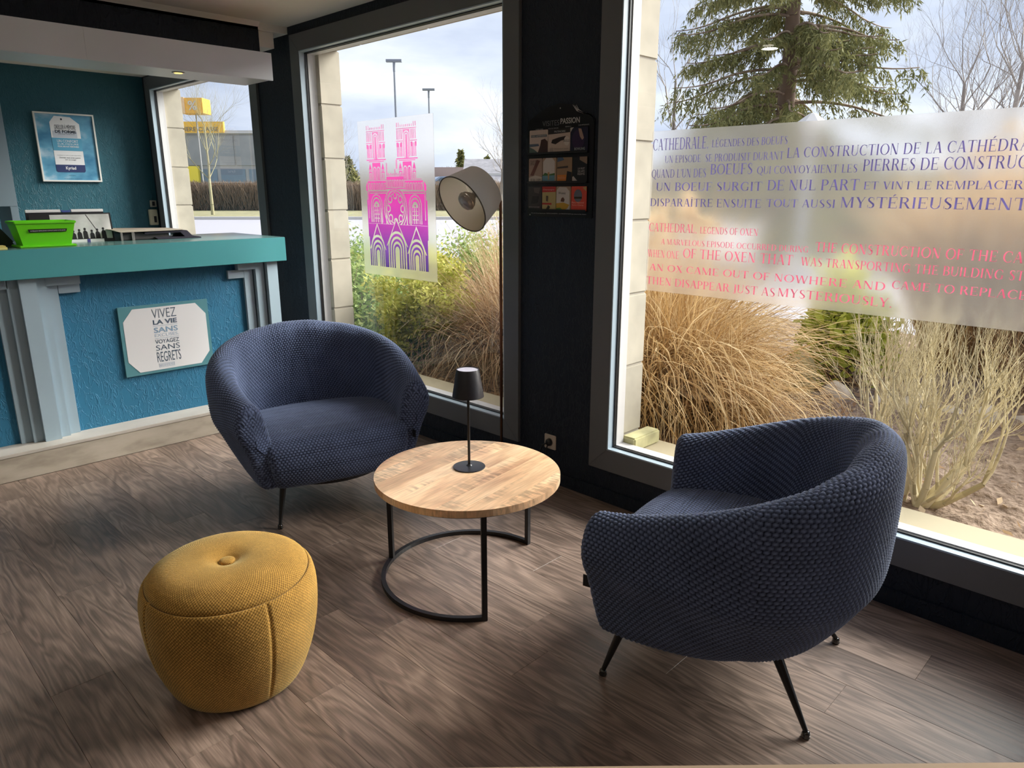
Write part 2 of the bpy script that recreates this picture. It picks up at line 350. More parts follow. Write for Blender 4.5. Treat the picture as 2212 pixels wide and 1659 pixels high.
# ceiling: front room, cornice, back office a little lower
ceil = structure(box('ceiling', ROOM_X0, XW, ROOM_Y0, 4.93, ZC, ZC + .1, M['ceiling']))
structure(MB().prism([(4.93, ZC), (4.895, ZC), (4.93, ZC - .028)], 'x', ROOM_X0, 2.58).build('trim_1', M['ceiling'], ceil))
structure(box('ceiling_back_office', ROOM_X0, XW, 4.93, YB, 2.60, 2.7, M['ceiling'], ceil))
bulk = structure(box('wall_bulkhead', ROOM_X0, 2.58, 4.93, 5.03, 2.33, ZC - .001, M['navy']))
bx = structure(box('trim_2', 2.585, 2.70, 4.955, 5.25, 2.50, 2.598, M['ceiling'])); 
# window wall: boxes around three openings and an added, unseen fourth
CW, Z0, Z1 = .112, .175, 2.585      # casing width, outer sill and head heights
WIN = [('window_1', 2.68, 4.885), ('window_2', -.03, 2.172), ('window_3', 5.415, 7.62), ('added_window_4', -2.55, -.50)]  # the last, unseen behind the camera, is added to light the counter and ceiling
wallr = structure(box('wall_right', XW, XW + .03, -.50 - CW / 2, -.03 + CW / 2, 0, ZC, M['navy']))
def wseg(y0, y1, z0, z1): structure(box('wall_section', XW, XW + .03, y0, y1, z0, z1, M['navy'], wallr))
wseg(2.172 - CW / 2, 2.68 + CW / 2, 0, ZC); wseg(4.885 - CW / 2, 5.415 + CW / 2, 0, ZC); wseg(7.62 - CW / 2, YB, 0, ZC); wseg(ROOM_Y0, -2.55 + CW / 2, 0, ZC)
for n, a, b in WIN:
    wseg(a + CW / 2, b - CW / 2, 0, Z0 + CW / 2); wseg(a + CW / 2, b - CW / 2, Z1 - CW / 2, ZC)
structure(box('baseboard_right', XW - .012, XW, ROOM_Y0, 4.557, 0, .07, M['navy']))
# masonry outside: courses of pale blocks beside each opening
wallo = structure(box('wall_outer', 2.92, 3.065, ROOM_Y0 - 1, -2.5, -.3, 3.4, M['mortar']))
ZJ = [-.03, .333, .695, 1.058, 1.412, 1.773, 2.137, 2.50, 2.86, 3.22]
def pier(y0, y1):
    structure(box('pier_core', 2.90, 3.055, y0 + .006, y1 - .006, -.03, 2.50, M['mortar'], wallo))
    for i in range(len(ZJ) - 3):
        g = .004
        structure(MB().box(2.895, 3.068, y0, y1, ZJ[i] + g, ZJ[i + 1] - g).build('stone_block', M['limestone'], wallo, bevel=.005))
for (a, b) in ((2.06, 2.81), (4.72, 5.52), (7.51, 8.7), (-.61, .08)): pier(a, b)
y = -2.76
while y < 8.7:            # lintel course above the openings
    structure(MB().box(2.895, 3.068, y + .003, min(y + .72, 8.7) - .003, ZJ[7] + .004, ZJ[8] - .004).build('stone_block', M['limestone'], wallo, bevel=.005)); y += .72
structure(box('stone_lintel_core', 2.90, 3.06, -2.76, 8.7, 2.52, 3.4, M['mortar'], wallo))
for a, b in ((2.81, 4.72), (.08, 2.06), (5.52, 7.51), (-2.5, -.61)):
    structure(MB().box(2.87, 3.16, a + .001, b - .001, .13, .262).build('stone_sill', mat('sill_stone', (.42, .36, .24), .8), wallo, bevel=.006))
    structure(box('wall_footing', 2.83, 3.06, a, b, -.3, .13, M['mortar'], wallo))
structure(MB().box(2.9, 3.13, 1.975, 2.059, .262, .335).build('stone_block', varied(mat('mossy_stone', (.5, .47, .26), .9), 9, .3), wallo, bevel=.008))

windows = {}
for n, a, b in WIN:
    w = thing(n, None, None); w['kind'] = 'structure'; windows[n] = w
    x0, x1 = 2.776, 2.83
    y0, y1, z0, z1 = a, b, Z0, Z1; c = CW
    for p in ([(y0, z0), (y1, z0), (y1 - c, z0 + c), (y0 + c, z0 + c)], [(y0, z1), (y1, z1), (y1 - c, z1 - c), (y0 + c, z1 - c)],
              [(y0, z0), (y0 + c, z0 + c), (y0 + c, z1 - c), (y0, z1)], [(y1, z0), (y1 - c, z0 + c), (y1 - c, z1 - c), (y1, z1)]):
        MB().prism(p, 'x', x0, x1).build('casing', M['frame'], w, bevel=.0015)
    def ring(name, o, t, xa, xb, m):   # ring inset o from the casing opening, t wide
        A0, A1, B0, B1 = y0 + c + o, y1 - c - o, z0 + c + o, z1 - c - o
        mb = MB().box(xa, xb, A0, A1, B0, B0 + t).box(xa, xb, A0, A1, B1 - t, B1).box(xa, xb, A0, A0 + t, B0 + t, B1 - t).box(xa, xb, A1 - t, A1, B0 + t, B1 - t)
        return mb.build(name, m, w)
    ring('glazing_bead', -.001, .0075, 2.778, 2.818, M['frame_in'])
    ring('gasket', -.001, .013, 2.818, 2.836, M['gasket'])
    ring('outer_frame', -.01, .026, 2.836, 2.896, M['pvc'])
    box('glass_pane', 2.8285, 2.8295, y0 + c + .006, y1 - c - .006, z0 + c + .006, z1 - c - .006, M['glass'], w)
# back office walls and unseen walls
backw = structure(box('wall_back', ROOM_X0, XW, YB, YB + .1, 0, ZC, M['back_teal']))
structure(box('wall_left', ROOM_X0 - .1, ROOM_X0, ROOM_Y0, YB, 0, ZC, mat('plain_wall', (.25, .25, .24), .8)))
structure(box('wall_front', ROOM_X0, XW, ROOM_Y0 - .1, ROOM_Y0, 0, ZC, mat('plain_wall', (.28, .27, .25), .8)))

# ------------------------------------------------------------- reception counter
ctr = thing('reception_counter', 'teal topped reception counter with blue textured front and stepped grey pilasters', 'counter', (0, 0, 0))
CX0, CX1 = -2.0, 2.43
box('front_panel', CX0, CX1 - .01, 4.735, 4.80, .155, 1.088, M['teal_wall'], ctr)
box('side_panel', CX1 - .03, CX1, 4.76, 5.35, .155, 1.088, M['bluegrey'], ctr)
wt = MB().box(CX0, 2.487, 4.62, 5.40, 1.088, 1.246).build('worktop', M['worktop'], ctr, bevel=.002)
box('worktop_surface', CX0, 2.484, 4.624, 5.398, 1.2462, 1.2475, M['worktop_top'], ctr)
def pilaster(faces, ctrx, mir, caps):
    """faces: (x0, x1, front y) strips, the middle the proudest"""
    for (x0, x1, y) in faces:
        MB().box(x0, x1, y, 4.737, .156, 1.087).build('pilaster', M['bluegrey'], ctr, bevel=.0012)
    for (x0, x1, y, z0, z1) in caps:
        MB().box(x0, x1, y, 4.737, z0, z1).build('bracket', M['bluegrey'], ctr, bevel=.0012)
LW, LM, LH = 4.712, 4.685, 4.655
pilaster([(.806, .862, LW), (.862, .913, LM), (.913, .997, LH), (.997, 1.050, LM), (1.050, 1.109, LW)], .9, 0,
         [(1.045, 1.222, LM, 1.035, 1.087), (1.112, 1.222, LW, .985, 1.035), (.70, .806, LW, .985, 1.035), (.76, .868, LM, 1.035, 1.087)])
pilaster([(2.215, 2.275, LW), (2.285, 2.345, LM), (2.355, 2.432, LH)], 2.3, 0, [(2.105, 2.215, LW, .985, 1.040), (2.165, 2.285, LM, 1.040, 1.087)])
pilaster([(-.62, -.54, LW), (-.54, -.46, LM), (-.46, -.28, LH)], 0, 0, [])
# stone plinth the counter stands on, each slab a piece
plinth = structure(box('step_plinth', CX0, 2.66, 4.575, 4.99, 0, .130, mat('plinth_core', (.2, .17, .14), .8)))
for a, b in ((-2.0, -.62), (-.618, .6245), (.6275, 1.88), (1.883, 2.66)):
    MB().box(a, b, 4.557, 4.575, 0, .1365).build('stone_slab', M['stone_step'], plinth, bevel=.002)
    MB().box(a, b, 4.555, 4.99, .1372, .156).build('stone_slab', varied(mat('travertine_top', (.50, .46, .41), .4), 5, .1), plinth, bevel=.002)
# board on the counter front
def flat(name, pts, y, m, parent, t=.0006):
    """thin piece in an x/z plane facing -y"""
    return MB().prism(pts, 'y', y, y - t).build(name, m, parent)
def write_xz(name, items, y, m, parent):
    mb = MB()
    for s, x0, x1, z0, z1, bold in items:
        v, f = fit_text(s, x0, x1, z0, z1, bold); mb.add([(p[0], y, p[1]) for p in v], f)
    me = bpy.data.meshes.new(name); me.from_pydata(mb.v, [], mb.f); return link(name, me, m, parent)
sg = thing('wall_sign', 'white and teal slogan board reading vivez la vie on the counter front', 'sign', (0, 0, 0))
MB().box(1.405, 1.952, 4.722, 4.734, .434, .868).build('backing_board', mat('teal_board', (.10, .27, .31), .4), sg, bevel=.001)
c = .055; a0, a1, b0, b1 = 1.427, 1.932, .452, .850
flat('face_panel', [(a0 + c * 1.1, b0), (a1 - c * 1.1, b0), (a1, b0 + c * 1.35), (a1, b1 - c * 1.35), (a1 - c * 1.1, b1), (a0 + c * 1.1, b1), (a0, b1 - c * 1.35), (a0, b0 + c * 1.35)], 4.7218, M['paper'], sg, .001)
ink = mat('slate_ink', (.065, .10, .15), .6); ink2 = mat('pale_blue_ink', (.22, .34, .48), .6)
write_xz('lettering', [('VIVEZ', 1.598, 1.745, .780, .838, -.008), ('LA VIE', 1.598, 1.745, .740, .770, .035), ('VOYAGEZ', 1.598, 1.745, .618, .644, .012), ('SANS', 1.598, 1.745, .575, .609, 0), ('REGRETS', 1.598, 1.745, .500, .565, 0)], 4.7203, ink, sg)
write_xz('lettering', [('SANS', 1.598, 1.745, .688, .722, .02), ('EXCUSES,', 1.600, 1.747, .660, .681, -.01)], 4.7203, ink2, sg)
mb = MB()
for (x0, x1, z0, z1) in ((1.598, 1.747, .731, .7325), (1.598, 1.747, .6515, .653), (1.605, 1.700, .488, .4892), (1.605, 1.700, .4675, .4687), (1.605, 1.606, .4675, .489), (1.699, 1.700, .4675, .489)): mb.box(x0, x1, 4.7200, 4.7206, z0, z1)
mb.build('rules', ink2, sg)
write_xz('lettering', [('MERCI DE VOTRE VISITE', 1.609, 1.696, .472, .484, 0)], 4.7203, ink2, sg)

# canopy over the counter with its downlight
val = thing('counter_canopy', 'pale grey boxed canopy over the counter with a small downlight', 'canopy', (0, 0, 0))
MB().box(CX0, 2.455, 4.55, 4.566, 2.230, 2.393).build('front_board', M['valance'], val, bevel=.001)
MB().box(CX0, 1.38, 4.5485, 4.55, 2.232, 2.392).build('face_sheet', M['valance'], val)
MB().box(1.383, 2.455, 4.5485, 4.55, 2.232, 2.392).build('face_sheet', M['valance'], val)
box('soffit', CX0, 2.453, 4.566, 4.925, 2.236, 2.252, M['valance'], val)
box('end_board', 2.439, 2.455, 4.566, 4.925, 2.252, 2.392, M['valance'], val)
box('top_board', CX0, 2.439, 4.566, 4.925, 2.376, 2.392, M['valance'], val)
M['lampglow'] = mat('downlight_glow', (1, .8, .3), .5); bsdf(M['lampglow']).inputs['Emission Color'].default_value = (1, .62, .10, 1); bsdf(M['lampglow']).inputs['Emission Strength'].default_value = 3
for dx in (1.91, .2):
    MB().lathe([(.022, 2.2358), (.034, 2.2358), (.036, 2.2325), (.034, 2.231), (.024, 2.231)], 24, (dx, 4.675, 0)).build('downlight_ring', M['steel'], val, smooth=True, angle=40)
    MB().lathe([(.001, 2.2300), (.023, 2.2300), (.023, 2.2340)], 20, (dx, 4.675, 0)).build('downlight_lens', M['lampglow'], val)
ld = bpy.data.lights.new('downlight', 'SPOT'); lo = bpy.data.objects.new('downlight', ld); COL.objects.link(lo); lo.location = (1.91, 4.675, 2.225); ld.energy = 5; ld.color = (1, .75, .42); ld.spot_size = R(110); ld.shadow_soft_size = .03; lo.parent = val

# ------------------------------------------------------------- poster on the back wall
def sky_print():
    return varied(mat('sky_print', (.2, .4, .6), .35), 5, .2, stretch=(1, 1, 1.6), cols=[(.3, (.045, .19, .34)), (.52, (.13, .36, .53)), (.68, (.48, .62, .72))])
pt = thing('framed_poster', 'framed sky blue poster with a white luggage tag on the back wall', 'poster', (0, 0, 0))
px0, px1, pz0, pz1 = 1.833, 2.316, 1.634, 2.226
mb = MB().box(px0, px1, 7.675, 7.699, pz0, pz0 + .013).box(px0, px1, 7.675, 7.699, pz1 - .013, pz1).box(px0, px0 + .013, 7.675, 7.699, pz0 + .013, pz1 - .013).box(px1 - .013, px1, 7.675, 7.699, pz0 + .013, pz1 - .013)
mb.build('poster_frame', M['white'], pt)
box('print', px0 + .013, px1 - .013, 7.686, 7.699, pz0 + .013, pz1 - .013, sky_print(), pt)
def PX(u): return px0 + (px1 - px0) * u
def PZ(v): return pz1 - (pz1 - pz0) * v
def pp(pts): return [(PX(u), PZ(v)) for u, v in pts]
flat('tag_print', pp([(.34, .045), (.60, .055), (.74, .15), (.74, .75), (.25, .75), (.25, .14)]), 7.6855, M['paper'], pt)
flat('tag_print', pp([(.25, .36), (.74, .36), (.74, .545), (.25, .545)]), 7.6848, mat('azure_print', (.09, .33, .50), .5), pt)
flat('tag_print', pp([(.25, .75), (.74, .75), (.74, .84), (.72, .86), (.27, .86), (.25, .84)]), 7.6848, mat('indigo_print', (.02, .035, .13), .5), pt)
flat('tag_print', pp([(.28, .26), (.68, .26), (.68, .355), (.28, .355)]), 7.6848, mat('grey_print', (.5, .54, .62), .5), pt)
dk = mat('black_print', (.02, .03, .05), .5)
write_xz('lettering', [('OREILLER À MÉMOIRE', PX(.32), PX(.67), PZ(.235), PZ(.155), .0), ('DE FORME', PX(.32), PX(.67), PZ(.29), PZ(.245), .04), ('DIMITEUR TOUR DUO', PX(.36), PX(.64), PZ(.31), PZ(.298), 0),
    ('Conditions sur place et selon disponibilites', PX(.30), PX(.70), PZ(.62), PZ(.608), 0), ('Dormez, vous serez comme', PX(.33), PX(.68), PZ(.66), PZ(.635), 0), ('sur un nuage', PX(.42), PX(.60), PZ(.69), PZ(.672), 0),
    ('literie confort', PX(.44), PX(.56), PZ(.912), PZ(.902), 0), ('Tous les avantages sur notre site internet', PX(.36), PX(.66), PZ(.966), PZ(.952), 0)], 7.6838, dk, pt)
write_xz('lettering', [('UN CONFORT', PX(.33), PX(.68), PZ(.425), PZ(.385), 0), ('SUR-MESURE', PX(.33), PX(.68), PZ(.46), PZ(.436), -.005), ('POUR UNE NUIT MEMORABLE', PX(.33), PX(.68), PZ(.495), PZ(.472), .02), ('Kyriad', PX(.41), PX(.58), PZ(.835), PZ(.775), .02)], 7.6838, M['paper'], pt)
MB().lathe([(.001, 0), (.008, 0), (.008, .0006)], 16).xf(Matrix.Translation((PX(.45), 7.6845, PZ(.09))) @ Matrix.Rotation(R(90), 4, 'X')).build('eyelet', dk, pt)
# cabinet at the far left of the back office
cb = thing('wall_cabinet', 'grey green hanging cabinet at the left edge of the back office', 'cabinet', (0, 0, 0))
MB().box(.55, 1.36, 6.5, 6.9, 1.44, 2.64).build('cabinet_body', M['bluegrey'], cb, bevel=.002)
MB().box(1.31, 1.36, 6.5, 6.9, .0, 1.44).build('side_post', M['bluegrey'], cb, bevel=.002)
th = thing('thermostat', 'cream thermostat box low on the back wall beside window frame', 'thermostat', (2.735, 7.69, 1.3))
MB().box(-.038, .038, -.03, .009, -.075, .075).build('case', mat('cream_plastic', (.62, .58, .42), .5), th, bevel=.004)
box('display', -.002, .022, -.032, -.03, -.05, .01, M['dark'], th)
sw = thing('light_switch', 'small pale switch above the thermostat on the back wall', 'switch', (2.752, 7.693, 1.43))
MB().box(-.03, .03, -.01, .006, -.032, .032).build('switch_plate', mat('cream_plate', (.45, .43, .36), .5), sw, bevel=.003)
box('rocker', -.012, .012, -.014, -.01, -.02, .02, M['dark'], sw)

# ------------------------------------------------------------- things on the counter
TZ = 1.2478
gb = thing('plastic_box', 'translucent lime green plastic tub with a black label strip on the counter', 'box', (1.10, 4.80, TZ))
lime = mat('lime_plastic', (.17, .72, .015), .3); bsdf(lime).inputs['Subsurface Weight'].default_value = .0; bsdf(lime).inputs['Transmission Weight'].default_value = .18
def frustum(x0, x1, y0, y1, X0, X1, Y0, Y1, z0, z1):
    return [(x0, y0, z0), (x1, y0, z0), (x1, y1, z0), (x0, y1, z0), (X0, Y0, z1), (X1, Y0, z1), (X1, Y1, z1), (X0, Y1, z1)]
Q = [(0, 3, 2, 1), (0, 1, 5, 4), (1, 2, 6, 5), (2, 3, 7, 6), (3, 0, 4, 7)]
mb = MB(); mb.add(frustum(-.118, .118, -.075, .075, -.145, .145, -.10, .10, .012, .135), Q)
mb.add(frustum(-.114, .114, -.071, .071, -.141, .141, -.096, .096, .016, .135), [tuple(reversed(f)) for f in Q])
mb.add([(x, y, .135) for x, y in ((-.145, -.10), (.145, -.10), (.145, .10), (-.145, .10), (-.141, -.096), (.141, -.096), (.141, .096), (-.141, .096))], [(0, 1, 5, 4), (1, 2, 6, 5), (2, 3, 7, 6), (3, 0, 4, 7)])
mb.build('tub', lime, gb)
MB().box(-.150, .150, -.105, -.098, .128, .142).box(-.150, .150, .098, .105, .128, .142).box(-.150, -.143, -.098, .098, .128, .142).box(.143, .150, -.098, .098, .128, .142).build('rim', lime, gb, bevel=.003)
MB().box(-.140, .140, -.10, .10, 0, .012).build('lid', lime, gb, bevel=.004)
mb = MB(); mb.add([(-.085, -.0945, .082), (.095, -.0945, .082), (.102, -.0975, .099), (-.09, -.0975, .099)], [(0, 1, 2, 3)]); o = mb.build('label_strip', M['black'], gb)
v, f = fit_text('LE MEILLEUR REMPLISSAGE COMPLET DANS VOTRE BOITE', -.078, .092, .088, .093, 0)
mb = MB().add([(p[0], -.0985, p[1]) for p in v], f); me = bpy.data.meshes.new('l'); me.from_pydata(mb.v, [], mb.f); link('lettering', me, M['paper'], gb)
ph = thing('framed_photo', 'black and white photograph of seated workmen in a dark frame on the counter', 'photo frame', (1.335, 5.02, TZ))
lean = Matrix.Rotation(R(-9), 4, 'X')
MB().box(-.235, .205, 0, .012, 0, .175).xf(lean).build('photo_frame', M['black'], ph)
grey = varied(mat('grey_photo', (.5, .5, .5), .4), 9, .15, cols=[(.3, (.38, .38, .38)), (.7, (.66, .66, .66))])
MB().box(-.13, .195, -.001, 0, .008, .167).xf(lean).build('print', grey, ph)
mb = MB()
for i, xx in enumerate((-.02, .013, .045, .082, .113, .148)):
    zz = .03 + .006 * ((i * 7) % 3)
    mb.add([(xx - .014, -.0016, .012), (xx + .014, -.0016, .012), (xx + .012, -.0016, zz + .018), (xx + .004, -.0016, zz + .028), (xx - .005, -.0016, zz + .028), (xx - .012, -.0016, zz + .017)], [(0, 1, 2, 3, 4, 5)])
    mb.add([(xx + .007 * math.cos(t), -.0017, zz + .036 + .008 * math.sin(t)) for t in np.linspace(0, 2 * PI, 9)[:-1]], [tuple(range(8))])
mb.add([(-.13, -.0014, .008), (.195, -.0014, .008), (.195, -.0014, .018), (.05, -.0014, .022), (-.13, -.0014, .019)], [(0, 1, 2, 3, 4)])
mb.add([(.062, -.0014, .165), (.066, -.0014, .165), (.118, -.0014, .06), (.114, -.0014, .06)], [(0, 1, 2, 3)])
mb.xf(lean).build('figures_print', M['black'], ph)
MB().box(-.05, .14, -.012, -.008, .0, .018).build('caption_card', M['paper'], ph); box('caption_card', .045, .062, -.013, -.012, .0, .018, mat('violet_print', (.08, .07, .3), .5), ph)
bar = thing('calendar', 'white hanging calendar bar with a blue ribbon behind the framed photograph', 'calendar', (1.30, 5.09, TZ))
MB().box(-.205, .215, 0, .006, .0, .178).build('calendar_sheets', M['dark'], bar)
MB().box(-.205, -.02, -.003, .008, .178, .195).build('top_bar', M['paper'], bar, bevel=.002); MB().box(.035, .215, -.003, .008, .178, .195).build('top_bar', M['paper'], bar, bevel=.002)
MB().prism([(-.022, .194), (-.012, .178), (.025, .178), (.037, .194), (.022, .189), (-.006, .189)], 'y', -.004, .006).build('ribbon', mat('blue_ribbon', (.06, .09, .33), .5), bar)
pr = thing('printer', 'low dark document printer with papers on its lid at counter right', 'printer', (1.76, 4.98, TZ)); k = -.04
MB().box(-.20, .10, .0, .28, 0, .045).build('body', mat('dark_grey_plastic', (.05, .045, .045), .4), pr, bevel=.006)
MB().prism([(-.06, .048), (.17, .056), (.21, .052), (.24, .018), (.30, .006), (.30, 0), (.02, 0), (.0, .015), (.19, .012), (.165, .040), (-.06, .036)], 'y', -.02, .18).build('paper_tray', mat('violet_black', (.035, .03, .045), .3), pr, bevel=.002)
MB().prism([(-.20, .052), (.18, .056), (.18, .060), (-.26, .072), (-.22, .058)], 'y', -.03, .25).build('paper_stack', varied(mat('aged_paper', (.42, .36, .29), .7), 20, .3, stretch=(.1, .1, 9)), pr)
MB().box(-.20, -.188, -.012, .0, 0, .055).build('stand_leg', M['steel'], pr); MB().box(-.135, -.118, -.012, .0, 0, .052).build('stand_leg', M['steel'], pr)
mn = thing('telephone', 'dark desk phone handset at the left edge of the counter', 'telephone', (.93, 4.93, TZ))
MB().prism([(-.10, 0), (.05, 0), (.055, .02), (-.02, .13), (-.045, .135), (-.055, .11), (-.03, .04), (-.10, .05)], 'y', 0, .09).build('handset', M['dark'], mn, bevel=.008)
MB().box(-.16, -.03, .1, .2, 0, .16).build('base', M['black'], mn, bevel=.006)
nb = thing('notepad', 'small yellow notepad at the far left end of the counter', 'notepad', (.84, 4.70, TZ))
MB().box(-.06, .055, -.04, .04, 0, .012).build('pad', mat('yellow_paper', (.70, .62, .22), .6), nb, bevel=.001); MB().box(-.055, .05, -.035, .035, .0125, .02).build('cover', mat('yellow_cover', (.6, .5, .16), .5), nb, bevel=.001)
for xx in (.945, .99):
    pass

# ------------------------------------------------------------- armchairs
def super_plan(phi, a, b, cy, p=2.35):
    c, s = np.cos(phi), np.sin(phi)
    return a * np.sign(c) * np.abs(c) ** (2 / p), cy + b * np.sign(s) * np.abs(s) ** (2 / p)
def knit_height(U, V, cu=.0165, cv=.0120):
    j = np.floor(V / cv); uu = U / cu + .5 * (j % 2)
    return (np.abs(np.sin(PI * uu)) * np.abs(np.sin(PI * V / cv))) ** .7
def chair_shell():
    # centre line of the wall, from the right arm front round the back to the left arm front
    ph = np.linspace(0, -PI, 1400); bx_, by_ = super_plan(ph, .462, .385, -.045, 2.25)
    ya = np.linspace(.312, -.045, 500)[:-1]; xa = .462 - .050 * ((ya + .045) / .357) ** 1.6
    X = np.r_[xa, bx_, -xa[::-1]]; Y = np.r_[ya, by_, ya[::-1]]
    seg = np.hypot(np.gradient(X), np.gradient(Y)); S = np.cumsum(seg); S -= S[0]; Ltot = S[-1]
    nu0 = int(Ltot / .0034); s0 = np.linspace(0, Ltot, nu0)
    ne = 16                                     # extra rings that close the arm fronts
    s = np.r_[np.zeros(ne), s0, np.full(ne, Ltot)]; clo = np.r_[np.linspace(.03, 1, ne + 1)[:-1], np.ones(nu0), np.linspace(1, .03, ne + 1)[1:]]
    nu = len(s); X, Y = np.interp(s, S, X), np.interp(s, S, Y)
    tx = np.gradient(np.interp(s0, S, np.r_[xa, bx_, -xa[::-1]])); ty = np.gradient(np.interp(s0, S, np.r_[ya, by_, ya[::-1]])); n = np.hypot(tx, ty)
    nx, ny = np.interp(s, s0, -ty / n), np.interp(s, s0, tx / n)
    if ny[nu // 2] > 0: nx, ny = -nx, -ny
    t = s / Ltot; back = .5 - .5 * np.cos(2 * PI * t)        # 0 at arm fronts, 1 at back
    H = .600 + .240 * back ** .72
    nv = 372; rows = []
    for i in range(nu):
        h = H[i]; bk = back[i]; tp = .36 + .64 * min(1, bk * 2.2)
        P = np.array([(-.24 * tp - .06, .180), (-.175 * tp, .184), (-.105 * tp, .215), (-.040 * tp, .285), (.015, .38), (.045, .45), (.054, .45 + (h - .525) * .55), (.052, h - .070), (.030, h - .020), (-.008, h), (-.048, h - .018), (-.074, h - .070), (-.086, .42 + (h - .49) * .5), (-.100, .41), (-.115, .36), (-.17, .30)])
        Q = np.vstack([2 * P[0] - P[1], P, 2 * P[-1] - P[-2]]); out = []
        tt = np.linspace(0, 1, 9)[:-1, None]
        for a in range(1, len(Q) - 2):
            p0, p1, p2, p3 = Q[a - 1], Q[a], Q[a + 1], Q[a + 2]
            out.append(.5 * ((2 * p1) + (-p0 + p2) * tt + (2 * p0 - 5 * p1 + 4 * p2 - p3) * tt ** 2 + (-p0 + 3 * p1 - 3 * p2 + p3) * tt ** 3))
        out = np.vstack(out + [Q[-2][None]])
        d = np.r_[0, np.cumsum(np.hypot(*np.diff(out, axis=0).T))]
        v = np.linspace(0, d[-1], nv); rows.append(np.c_[np.interp(v, d, out[:, 0]), np.interp(v, d, out[:, 1]), v])
    A = np.array(rows)
    rc = .034; e = np.minimum(s, Ltot - s); q = np.sqrt(1 - (1 - np.clip(e / rc, 0, 1)) ** 2)
    g = (.70 + .30 * q) * clo
    mid = np.interp(A[:, :, 1], [.18, .30, .48, .9], [-.14, -.075, -.018, -.012])
    off = mid + (A[:, :, 0] - mid) * g[:, None]; z = A[:, :, 1]
    z = np.where(z > .36, .36 + (z - .36) * (1 - (.17 * (1 - q) + .5 * (1 - clo))[:, None]), .36 - (.36 - z) * (1 - (.12 * (1 - q) + .5 * (1 - clo))[:, None]))
    fwd = np.stack([ny, -nx], -1); fwd[s > Ltot / 2] *= -1          # pointing out of the arm end
    if fwd[ne, 1] < 0: fwd = -fwd
    push = .010 * (1 - clo)
    Vx = X[:, None] + nx[:, None] * off + (fwd[:, 0] * push)[:, None]; Vy = Y[:, None] + ny[:, None] * off + (fwd[:, 1] * push)[:, None]
    G = np.stack([Vx, Vy, z], -1)
    # soft dimples in the inside of the back
    du = np.gradient(G, axis=0); dv = np.gradient(G, axis=1); nrm = np.cross(du, dv); nrm = nrm / np.maximum(np.linalg.norm(nrm, axis=-1, keepdims=True), 1e-9)
    sgn = 1 if nrm[nu // 2, 120] @ np.array([0, -1, 0]) > 0 else -1
    U = np.broadcast_to((s - (1 - clo) * .07 * np.where(s < Ltot / 2, 1, -1))[:, None], z.shape); Vv = A[:, :, 2]
    K = knit_height(U, Vv); Kp = knit_height(off + .5, z + .5); cm_ = np.clip(1.6 - e / .012, 0, 1)[:, None]; K = K * (1 - cm_) + Kp * cm_
    soft = np.zeros(z.shape)
    for (us, vs, am) in ((.30, .95, .008), (.42, .93, .009), (.5, .98, .008), (.6, .93, .009), (.70, .95, .008), (.36, .30, .006), (.62, .33, .006)):
        soft -= am * np.exp(-((U / Ltot - us) / .035) ** 2 - ((Vv - vs) / .07) ** 2)
    G = G + nrm * sgn * (K * .0054 * (.45 + .55 * clo)[:, None] * (1 - .4 * cm_) + soft)[..., None]
    idx = np.arange(nu * nv).reshape(nu, nv)
    F = np.stack([idx[:-1, :-1], idx[1:, :-1], idx[1:, 1:], idx[:-1, 1:]], -1).reshape(-1, 4)
    if sgn < 0: F = F[:, ::-1]
    G[..., 2] += .022
    return G.reshape(-1, 3), F, K.ravel()
